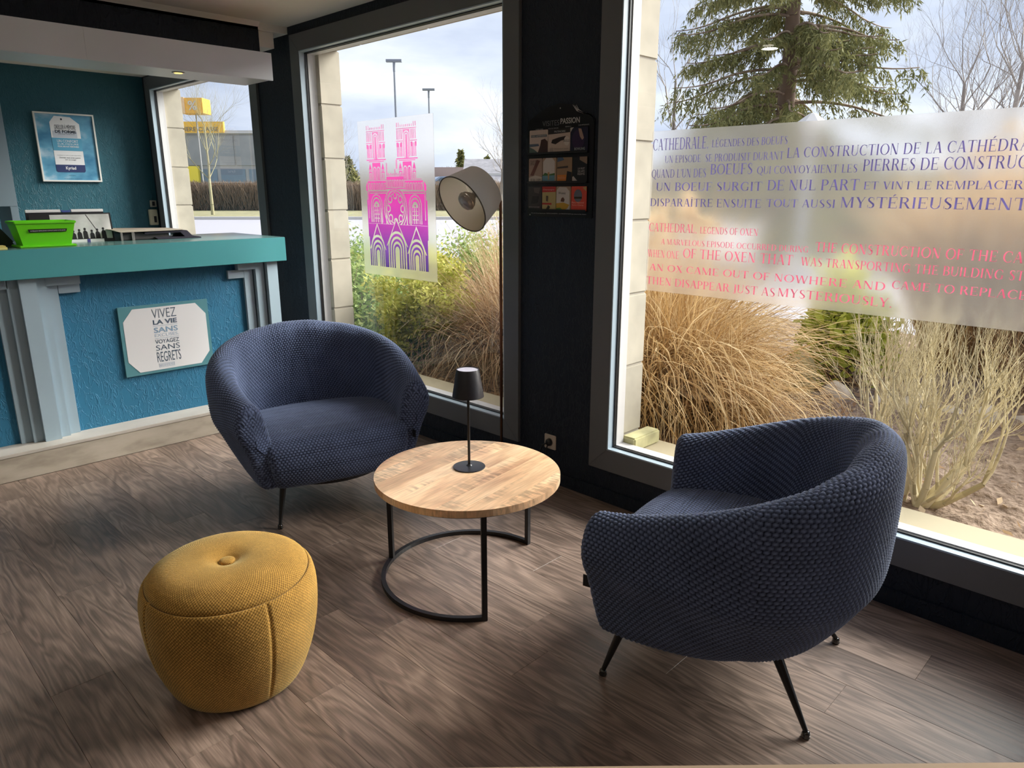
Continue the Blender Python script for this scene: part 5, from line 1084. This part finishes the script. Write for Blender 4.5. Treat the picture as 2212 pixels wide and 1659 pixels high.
def bare_tree(label, x, y, H, seed, m=bark_g, depth=5, group=None, spread=.55, trunk=.10, z=0, up=.35):
    t = thing('bare_tree', label, 'tree', (x, y, z), 0, group); rnd = random.Random(seed); out = []
    tk = []; p = Vector((0, 0, 0)); n = 7; hh = H * .55
    for i in range(n):
        q = Vector((rnd.gauss(0, .03) * H * .12 + p.x, rnd.gauss(0, .03) * H * .12 + p.y, hh * (i + 1) / n)); r0 = trunk * (1 - i / n * .7); r1 = trunk * (1 - (i + 1) / n * .7)
        tk.append((tuple(p), tuple(q), r0, r1)); p = q
        if i >= 2:
            for k in range(2 if i < n - 1 else 4):
                a = rnd.uniform(0, 2 * PI); grow(p, (math.cos(a) * .9, math.sin(a) * .9, .75 + .1 * i), H * .155, r1 * .45, depth - 1, out, rnd, spread, (2, 3), up, .78)
    sticks('trunk', m, t, tk, 8, seed, False); sticks('branches', m, t, out, 3, seed); return t
# ornamental dry grasses beside the windows
def grass(label, x, y, seed, n=1500, hmax=1.5, r0=.28, m=straw, plumes=0, group='clumps of dry ornamental grass', tilt=.55, droop=.95, w=.0095):
    t = thing('dry_grass', label, 'grass', (x, y, 0), 0, group)
    blades('blades', m, t, n, 0, 0, r0, hmax * .55, hmax, tilt, droop, w, 10, seed, curl=.5, xmin=3.16 - x)
    blades('stems', m, t, n // 5, 0, 0, r0 * .7, hmax * .7, hmax * 1.15, .22, .25, .004, 7, seed + 50, xmin=3.16 - x)
    if plumes:
        r = np.random.RandomState(seed); P = []
        for k in range(plumes):
            a = r.rand() * 2 * PI; rr = r.rand() * .45; zt = hmax * (.80 + .22 * r.rand()); b = np.array([rr * math.cos(a), rr * math.sin(a), zt]); dd = np.array([math.cos(a) * .5, math.sin(a) * .5, -.1])
            q = r.rand(260)[:, None]; P.append(b + dd * q * .22 + r.randn(260, 3) * np.array([.022, .022, .03]) * (1.1 - q))
        leaf_cloud('plumes', straw, t, np.vstack(P), .022, seed, -.3, tint=np.full(260 * plumes, .85))
    return t
grass('big golden dry grass clump beside the text window jamb', 3.95, 2.55, 1, 2600, 1.55, .34, plumes=12)
grass('golden dry grass clump behind the big clump, nearer the mossy rock', 4.65, 2.98, 2, 2200, 1.45, .34, plumes=10)
grass('low arching dry grass spilling towards the right armchair', 4.0, 2.12, 3, 1300, .85, .25, tilt=.7, droop=.95)
grass('pinkish dry grass clump at the right edge of the cathedral window', 4.15, 3.95, 4, 2600, 1.45, .34, straw2, tilt=.6, droop=.95)
grass('pinkish dry grass tuft behind the floor lamp pole', 4.9, 4.55, 5, 1500, 1.35, .30, straw2, plumes=5)
grass('tall pale dry grass behind the bare shrub, left of two', 7.1, 1.25, 6, 3200, 2.0, .55, plumes=22, tilt=.35, droop=.5, w=.018)
grass('tall pale dry grass behind the bare shrub, right of two', 7.0, -.05, 7, 3200, 1.95, .55, plumes=22, tilt=.35, droop=.5, w=.018)
grass('brown dry grass behind the stone edging, far right', 6.35, .55, 8, 1800, 1.05, .45, straw2, tilt=.5, droop=.6)
grass('straw coloured grass tuft at the far side of the golden clumps', 5.4, 3.6, 9, 1500, 1.35, .35, plumes=8)
# the bare many stemmed shrub in front of the text window
sb = thing('bare_shrub', 'leafless many stemmed shrub rising behind the right armchair', 'shrub', (3.62, .86, .04)); rnd = random.Random(3); st = []
dirs = [(.15, .55, .9), (.05, .25, 1), (.3, .1, 1.1), (-.05, -.25, 1.1), (.45, -.3, .8), (.1, -.6, .75), (.35, .5, .7), (.55, .15, .8), (.2, -.1, 1.2), (-.12, .1, 1.1), (.3, -.55, 1.0), (0, -.85, .6)]
for i, d in enumerate(dirs):
    out = []; grow((rnd.gauss(0, .03), rnd.gauss(0, .03), 0), d, .38, .021, 4, out, rnd, .46, (2, 2), .60, .72, .09, 4)
    sticks('stem', bark_l, sb, out, 5, i, False)
# second smaller one further right / behind
sb2 = thing('bare_shrub', 'smaller leafless shrub with upright stems at the right window edge', 'shrub', (4.75, .35, .04)); out = []
for i in range(14):
    a = rnd.uniform(0, 2 * PI); grow((rnd.gauss(0, .08), rnd.gauss(0, .08), 0), (math.cos(a) * .3, math.sin(a) * .3, 1), .42, .010, 3, out, rnd, .35, (2, 2), .6, .72, .07, 3)
sticks('stems', bark_l, sb2, out, 4, 4)
sb3 = thing('bare_shrub', 'thin upright leafless shrub in front of the yellow green bush', 'shrub', (4.95, 1.45, .04)); out = []
for i in range(16):
    a = rnd.uniform(0, 2 * PI); grow((rnd.gauss(0, .10), rnd.gauss(0, .10), 0), (math.cos(a) * .35, math.sin(a) * .35, 1), .36, .009, 3, out, rnd, .38, (2, 2), .6, .72, .07, 3)
sticks('stems', bark_l, sb3, out, 4, 5)
def bush(label, x, y, rx, ry, h, n, seed, m=leaf_g, size=.05, group=None, twigs=90, lean=0):
    t = thing('leafy_shrub', label, 'shrub', (x, y, 0), 0, group); r = np.random.RandomState(seed)
    # lumpy crown: leaves on many small sprays
    k = 46; u = r.randn(k, 3); u /= np.linalg.norm(u, axis=1, keepdims=True); u[:, 2] = np.abs(u[:, 2]) * 1.0 - .25; c = u * (.55 + .45 * r.rand(k, 1)) * np.array([rx, ry, h * .55]) + np.array([0, 0, h * .48])
    i = r.randint(0, k, n); P = c[i] + r.randn(n, 3) * np.array([rx, ry, h]) * .13; P[:, 2] = np.clip(P[:, 2], .07, None); P[:, 0] = np.maximum(P[:, 0], 3.17 - x + .05 * r.rand(n))
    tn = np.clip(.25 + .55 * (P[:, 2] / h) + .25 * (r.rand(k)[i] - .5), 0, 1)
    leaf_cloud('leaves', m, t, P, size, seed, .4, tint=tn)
    out = []; rn = random.Random(seed)
    for j in range(twigs):
        q = c[j % k]; out.append(((rn.gauss(0, .06), rn.gauss(0, .06), .03), tuple(q * .6), .008, .005)); out.append((tuple(q * .6), tuple(q + r.randn(3) * .08), .005, .002))
    sticks('twigs', bark_d, t, out, 4, seed); return t
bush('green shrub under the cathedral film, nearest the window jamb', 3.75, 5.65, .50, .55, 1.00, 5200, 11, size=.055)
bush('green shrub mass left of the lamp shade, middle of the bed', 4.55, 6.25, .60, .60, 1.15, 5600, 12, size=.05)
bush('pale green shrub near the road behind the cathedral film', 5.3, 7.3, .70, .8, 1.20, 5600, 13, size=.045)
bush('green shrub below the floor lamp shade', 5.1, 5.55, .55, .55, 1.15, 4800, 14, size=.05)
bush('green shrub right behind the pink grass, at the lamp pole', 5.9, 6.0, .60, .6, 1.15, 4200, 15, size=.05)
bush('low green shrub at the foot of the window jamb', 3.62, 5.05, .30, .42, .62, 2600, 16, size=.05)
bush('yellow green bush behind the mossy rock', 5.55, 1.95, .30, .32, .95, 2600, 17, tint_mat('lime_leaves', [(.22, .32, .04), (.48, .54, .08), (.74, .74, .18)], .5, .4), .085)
# twiggy shrub with yellow green leaf buds
ys_ = thing('budding_shrub', 'twiggy shrub with yellow green buds right of the left armchair', 'shrub', (3.72, 4.62, .05)); out = []; tips = []
for i in range(10):
    a = rnd.uniform(0, 2 * PI); grow((rnd.gauss(0, .05), rnd.gauss(0, .05), 0), (math.cos(a) * .45, math.sin(a) * .45, 1), .30, .009, 4, out, rnd, .5, (2, 2), .35, .76, .12, 3, tips)
sticks('stems', tint_mat('pinkish_twigs', [(.30, .18, .12), (.46, .32, .22), (.55, .42, .30)], .8), ys_, out, 4, 6)
tp = np.array(tips); r_ = np.random.RandomState(5); P = np.repeat(tp, 14, 0) + r_.randn(len(tp) * 14, 3) * .035; leaf_cloud('leaf_buds', leaf_y, ys_, P, .040, 3, .5)
# fallen litter
r_ = np.random.RandomState(9); n = 9000; P = np.c_[3.18 + r_.rand(n) * 2.8, -1 + r_.rand(n) * 6.5, np.zeros(n)]
P[:, 2] = .05 + .05 * vnoise(P[:, 0], P[:, 1], .8, 1) + .035 * vnoise(P[:, 0], P[:, 1], 5, 2) + .03 * vnoise(P[:, 0], P[:, 1], 14, 3) ** 2 + .012 + .012 * r_.rand(n)
keep = (P[:, 1] > 1.6) | (r_.rand(n) < .10); lt = leaf_cloud('leaf_litter', straw2, None, P[keep], .05, 8, -.0)
tag(lt, 'scattered dry straw and leaf litter on the garden soil', 'leaf litter', kind='stuff')
# stone edging
def rock(label, x, y, sx, sy, sz, seed, m, group=None, z=.06):
    bm = bmesh.new(); bmesh.ops.create_icosphere(bm, subdivisions=3, radius=1); r = np.random.RandomState(seed); pl_ = [(Vector(r.randn(3)).normalized(), .62 + .3 * r.rand()) for _ in range(12)]
    for v in bm.verts:
        for nn, dd in pl_:
            k = v.co.dot(nn)
            if k > dd: v.co -= nn * (k - dd) * .85
        v.co = Vector((v.co.x * sx, v.co.y * sy, v.co.z * sz))
    me = bpy.data.meshes.new('edging_stone'); bm.to_mesh(me); bm.free(); me.shade_smooth(); me.set_sharp_from_angle(angle=R(35))
    o = link('edging_stone', me, m); o.location = (x, y, z + sz * .5); o.rotation_euler = (0, 0, r.rand() * 3); return tag(o, label, 'stone', group)
rs_m = varied(mat('pale_rock', (.62, .55, .48), .9), 9, .25, detail=8, bump=.6, bdist=.01); rm_m = varied(mat('mossy_rock', (.33, .30, .16), .95), 9, .3, detail=8, bump=.6, bdist=.01)
rock('tall mossy rock beside the golden grass', 5.15, 2.10, .12, .13, .26, 21, rm_m)
rock('pale rounded boulder right of the mossy rock', 5.22, 1.84, .14, .12, .13, 22, rs_m)
rr = random.Random(4); 
for i in range(13):
    f = i / 12; rock('pale limestone edging stone in the row across the garden bed', 5.30 + .40 * f + rr.gauss(0, .03), 1.58 - 2.6 * f, rr.uniform(.07, .13), rr.uniform(.07, .12), rr.uniform(.06, .10), 30 + i, rs_m, 'pale limestone edging stones')
rock('small grey stone at the edge of the golden grass', 4.98, 2.22, .10, .08, .05, 50, rs_m)
for i in range(4): rock('small white pebble on the tilled soil at lower right', 3.55 + .25 * i, .32 - .12 * i + .1 * (i % 2), .022, .02, .016, 60 + i, rs_m, 'white pebbles on the soil', z=.085)
# spruce
def spruce(x, y, H):
    t = thing('spruce_tree', 'tall drooping spruce tree in the middle of the text window', 'tree', (x, y, 0)); rnd = random.Random(8); r = np.random.RandomState(8)
    tk = [((0, 0, H * i / 12), (rnd.gauss(0, .02), rnd.gauss(0, .02), H * (i + 1) / 12), .24 * (1 - i / 12 * .92), .24 * (1 - (i + 1) / 12 * .92)) for i in range(12)]
    tk = [(tk[i - 1][1] if i else (0, 0, 0), b, c, d) for i, (a, b, c, d) in enumerate(tk)]
    sticks('trunk', bark_d, t, tk, 10, 1, False)
    br = []; P = []; D = []; TT = []
    z = 1.15
    while z < H - .3:
        for k in range(5):
            a = rnd.uniform(0, 2 * PI); L = (H - z) * .42 * rnd.uniform(.6, 1.12) + .15; L = min(L, 3.2); p = Vector((0, 0, z + rnd.uniform(-.1, .1))); d = Vector((math.cos(a), math.sin(a), .10)); n = 12
            for i in range(n):
                q = p + d.normalized() * (L / n); rad_ = .030 * (1 - i / n) + .006; br.append((tuple(p), tuple(q), rad_, rad_ * .9))
                if i > 1:
                    for s in range(7):       # side sprays and hanging twigs
                        sd_ = Vector((-d.y, d.x, 0)).normalized() * rnd.choice((-1, 1)); ln = L * .20 * (1 - .45 * i / n) * rnd.uniform(.5, 1.1) + .08; b0 = p + (q - p) * rnd.random(); dirn = (sd_ * rnd.uniform(.15, .9) + d.normalized() * .55 + Vector((0, 0, -rnd.uniform(.3, 1.5)))).normalized()
                        P.append(b0); D.append(dirn * ln); TT.append(rnd.random())
                p = q; d = d + Vector((rnd.gauss(0, .05), rnd.gauss(0, .05), (-.075 if i < n * .55 else .10)))
        z += .20 + .005 * z
    sticks('branches', bark_d, t, br, 4, 2)
    P = np.array([tuple(p) for p in P]); D = np.array([tuple(p) for p in D]); n = len(P); segs = 4; tt = np.linspace(0, 1, segs + 1)
    # each spray: a bent strip with toothed edges of needles
    rep = 11; i = np.repeat(np.arange(n), rep); f = r.rand(len(i)); base = P[i] + D[i] * f[:, None] + np.c_[np.zeros(len(i)), np.zeros(len(i)), -.10 * f ** 2 * np.linalg.norm(D[i], axis=1) * 2]
    dn = D[i] / np.linalg.norm(D[i], axis=1, keepdims=True) * .35 + r.randn(len(i), 3) * .45 + np.array([0, 0, -.55]); dn /= np.linalg.norm(dn, axis=1, keepdims=True); s = (.058 + .060 * r.rand(len(i)))[:, None]; e = np.cross(dn, r.randn(len(i), 3)); e /= np.linalg.norm(e, axis=1, keepdims=True)
    V = np.stack([base, base + dn * s * .4 + e * s * .13, base + dn * s * 1.25, base + dn * s * .4 - e * s * .13], 1); idx = np.arange(len(i) * 4).reshape(-1, 4); tn = np.repeat(np.clip(np.array(TT)[i] * .6 + .4 * r.rand(len(i)), 0, 1), 4)
    o = np_mesh('needles', V.reshape(-1, 3), idx, leaf_o, t, smooth=False, attr={'tint': tn}); o['kind'] = 'stuff'
    print('spruce', len(i)); return t
x, y = FP(5.35, 15.0); spruce(x, y, 9.5)
bare_tree('slender bare tree left of the spruce in the text window', *FP(4.05, 19.0), 7.6, 21, depth=4, group='bare trees beyond the garden', m=bark_g, spread=.45, trunk=.09)
bare_tree('bare tree right of the spruce, left of the two at the window edge', *FP(12.9, 22.0), 8.2, 22, depth=5, group='bare trees beyond the garden', trunk=.13)
bare_tree('bare tree at the right edge of the text window', *FP(15.0, 23.0), 9.5, 23, depth=5, group='bare trees beyond the garden', trunk=.15)
bare_tree('bare young tree in front of the yellow fascia building', *FP(-18.2, 45.0), 9.6, 24, depth=5, group='bare trees beyond the garden', m=tint_mat('olive_twigs', [(.24, .21, .12), (.36, .33, .20)], .9), trunk=.11)
bare_tree('bare tree cut off by the right edge of the cathedral window', *FP(-.6, 47.0), 8.6, 25, depth=4, group='bare trees beyond the garden', trunk=.15)
bare_tree('hazy bare birch at the left edge of the cathedral window', *FP(-11.6, 50.0), 6.6, 26, depth=4, group='bare trees beyond the garden', trunk=.12)
# garden lamp post in front of the spruce
gp = thing('garden_lamp_post', 'white capped lamp post just above the text film', 'lamp post', (*FP(4.72, 12.0), 0), HZ)
MB().tube([(0, 0, 0), (0, 0, 2.45)], .05, 12).build('post', mat('grey_post', (.45, .47, .52), .5), gp, smooth=True, angle=40)
MB().lathe([(.001, 2.42), (.10, 2.42), (.10, 2.55), (.23, 2.57), (.23, 2.60), (.06, 2.72), (.001, 2.74)], 8).build('cap', M['pvc'], gp)
# street lamps
for (r, f, H, lab) in ((-6.36, 42, 8.2, 'tall grey street lamp, the taller looking of two above the cathedral towers'), (-5.76, 53.4, 8.2, 'grey street lamp, the farther one right of the cathedral film')):
    sl = far(thing('street_lamp', lab, 'street lamp'), r, f, .1); gm = mat('galvanised_post', (.20, .22, .25), .5)
    MB().tube([(0, 0, 0), (0, 0, H)], [.09, .05], 10).build('post', gm, sl); MB().box(-.42, .42, -.12, .12, H - .03, H + .10).build('head', gm, sl); MB().tube([(0, 0, H - .5), (0, 0, H)], .07, 8).build('collar', gm, sl)
# brown hedge along the verge
def hedge(label, r0, r1, f, h, n, m, seed, name='hedge', cat='hedge'):
    t = far(thing(name, label, cat), 0, f, .1); r = np.random.RandomState(seed); x = r0 + (r1 - r0) * r.rand(n); y = r.rand(n) * 1.6; L = h * (.4 + .6 * r.rand(n)); d = np.c_[r.randn(n) * .25, r.randn(n) * .25, np.ones(n)]
    z0 = r.rand(n) * h * .45; S = np.c_[x, y, z0, x + d[:, 0] * L * .6, y + d[:, 1] * L * .6, np.minimum(z0 + L * .7, h * (.93 + .12 * r.rand(n))), np.full(n, .022), np.full(n, .012)]
    o = sticks('twigs', m, t, [(s[:3], s[3:6], s[6], s[7]) for s in S], 3, seed); box('hedge_core', r0, r1, .5, 1.4, 0, h * .86, varied(mat('hedge_core', (.20, .15, .105), .95), 3, .35, detail=8, bump=1, bdist=.1), t); return t
hedge('long brown leafless hedge beyond the road', -36, 8, 55, 2.2, 26000, bark_d, 3)
hedge('low brown hedge on the right beyond the garden path', 9, 26, 20, 1.25, 9000, bark_d, 4)
# far buildings and cars
bd = far(thing('commercial_building', 'grey commercial building with a yellow premiere classe fascia', 'building'), -33, 80, 1.2)
gw = varied(mat('grey_cladding', (.36, .36, .37), .7), .5, .08)
box('wall', -12, 9, 0, 12, 0, 6.2, gw, bd); box('roof', -12.2, 9.2, -.3, 12.2, 6.2, 6.5, mat('roof_edge', (.55, .55, .58), .6), bd)
for k in range(6): box('window', -10 + k * 3, -7.4 + k * 3, -.08, .0, .5, 2.6, mat('far_glass', (.16, .21, .27), .2), bd)
for k in range(4): box('cladding_panel', -11.5 + k * 5.1, -6.6 + k * 5.1, -.1, 0, 3.0, 6.0, varied(mat('grey_panel', (.30, .31, .33), .6), .4, .15), bd)
ye = mat('yellow_sign', (.88, .50, .05), .5); box('fascia', -8, 2.9, -.5, -.1, 6.25, 7.35, ye, bd); box('sign_board', -5.5, -.2, -.6, -.1, 1.2, 2.9, mat('bright_yellow', (.85, .70, .06), .5), bd)
v, f = fit_text('PREMIERE CLASSE', -2.7, 2.35, 6.38, 6.82, .02); me = bpy.data.meshes.new('fascia_lettering'); me.from_pydata([(p[0], -.52, p[1]) for p in v], [], f); link('fascia_lettering', me, mat('grey_letters', (.16, .14, .12), .6), bd)
pc = far(thing('sign_tower', 'yellow cube sign with a white percent mark on a tall mast', 'sign'), -28.9, 70, 1.2)
box('sign_box', -1.05, 1.05, -.9, .9, 7.15, 8.45, mat('amber_sign', (.90, .45, .04), .5), pc); MB().tube([(0, 0, 0), (0, 0, 7.15)], .07, 10).build('mast', mat('mast_grey', (.30, .30, .31), .6), pc)
box('frame_edge', -1.08, -.55, -.95, -.9, 7.12, 8.5, mat('pale_orange', (.85, .58, .35), .5), pc)
v, f = fit_text('%', -.25, .55, 7.4, 8.2, .02); me = bpy.data.meshes.new('percent_mark'); me.from_pydata([(p[0], -.96, p[1]) for p in v], [], f); link('percent_mark', me, M['pvc'], pc)
hs = far(thing('house', 'low house with a big grey tiled roof above the floor lamp shade', 'house'), -4.4, 66, 1.2)
rfm = varied(mat('grey_roof', (.30, .29, .31), .8), 2, .2, detail=8)
box('wall', .3, 9.7, 1.2, 7, 0, 1.9, M['pvc'], hs); MB().prism([(0, 1.0), (3.8, 3.22), (4.2, 3.22), (8, 1.0), (8, .8), (0, .8)], 'x', 0, 10).build('roof', rfm, hs)
for k in range(3): box('window', 1.5 + k * 3, 2.5 + k * 3, 1.12, 1.2, .6, 1.0, mat('far_glass', (.16, .21, .27), .2), hs)
hg = far(thing('house', 'far gabled house with a dark eave left of the grey roof', 'house'), -8.2, 74, 1.2)
box('wall', -3, 2.6, .3, 7, 0, 1.0, M['pvc'], hg); MB().prism([(-3.3, 2.6), (2.9, .35), (2.9, .6), (-3.3, 2.85)], 'y', 0, 8).build('roof', rfm, hg); MB().prism([(-3, 1.0), (2.6, .4), (-3, 2.55)], 'y', .3, .5).build('gable', M['pvc'], hg)
box('roof_ridge', -1.0, 4.2, 9, 10, 0, 2.9, mat('brown_roof', (.35, .27, .25), .8), hg)
def car(label, r, f, z, col, rz=0):
    t = far(thing('car', label, 'car'), r, f, z); t.rotation_euler = (0, 0, HZ + rz); cm_ = mat('car_paint', col, .3, metal=.3)
    MB().prism([(-2.1, .35), (2.1, .35), (2.15, .75), (1.9, .92), (1.1, 1.0), (-1.2, 1.02), (-2.05, .95), (-2.15, .7)], 'y', -.85, .85).build('body', cm_, t, bevel=.05)
    MB().prism([(-1.9, 1.0), (1.15, .98), (.5, 1.42), (-.2, 1.5), (-1.2, 1.48)], 'y', -.72, .72).build('cabin', cm_, t, bevel=.04)
    MB().prism([(-1.6, 1.03), (.9, 1.02), (.4, 1.36), (-.2, 1.42), (-1.1, 1.40)], 'y', -.735, .735).build('windows', mat('car_glass', (.08, .11, .15), .1), t)
    for (x, y) in ((-1.35, -.8), (1.35, -.8), (-1.35, .8), (1.35, .8)): MB().tube([(x, y - .1, .33), (x, y + .1, .33)], .33, 20).build('wheel', M['black'], t)
    return t
car('grey blue parked car between the cathedral film and the lamp shade', -4.9, 61, 1.2, (.28, .36, .50), R(20))
# distant evergreens
for i, (r, f, H, w) in enumerate(((-6.4, 95, 5.2, 1.5), (-3.2, 98, 4.6, 1.4), (-19.6, 90, 4.2, 2.2), (4.5, 60, 5.0, 2.0))):
    t = far(thing('distant_evergreen', ['pointed dark conifer far left of the grey roof', 'small dark conifer beside the grey roof edge', 'round evergreen at the far left of the cathedral window', 'dark evergreen behind the pier'][i], 'tree'), r, f, 1.0); q = np.random.RandomState(i); n = 3500; zz = q.rand(n) ** 1.3; P = np.c_[q.randn(n) * w * .42 * (1.05 - zz), q.randn(n) * w * .42 * (1.05 - zz), zz * H + .2]
    leaf_cloud('foliage', leaf_o, t, P, .38, i, -.2); sticks('trunk', bark_d, t, [((0, 0, 0), (0, 0, H * .7), .15, .08)], 6, 1, False)
t = far(thing('tree_line', 'hazy far line of bare trees on the horizon', 'trees', group=None), 0, 130, 1.2); t['label'] = 'hazy far line of bare trees on the horizon'
q = np.random.RandomState(77); n = 16000; rx_ = -75 + 170 * q.rand(n); hh = 3.0 + 1.5 * vnoise(rx_, rx_ * 0, .12, 9); z = q.rand(n) * hh
sticks('branches', bark_g, t, [((a, b, c), (a + d, b, c + 1.0), .06, .03) for a, b, c, d in zip(rx_, q.rand(n) * 3, z, q.randn(n) * .4)], 3, 2); box('undergrowth', -75, 95, 3, 4, 0, 3.0, varied(mat('far_haze', (.30, .30, .27), .95), 1, .2), t)
box('undergrowth', -15, 60, -1, 0, 0, .9, mat('far_dark', (.22, .22, .17), .95), t)

for o in bpy.data.objects:
    if o.name.split('.')[0] in ('lettering', 'printed_words', 'rules', 'figures_print'): o['kind'] = 'stuff'
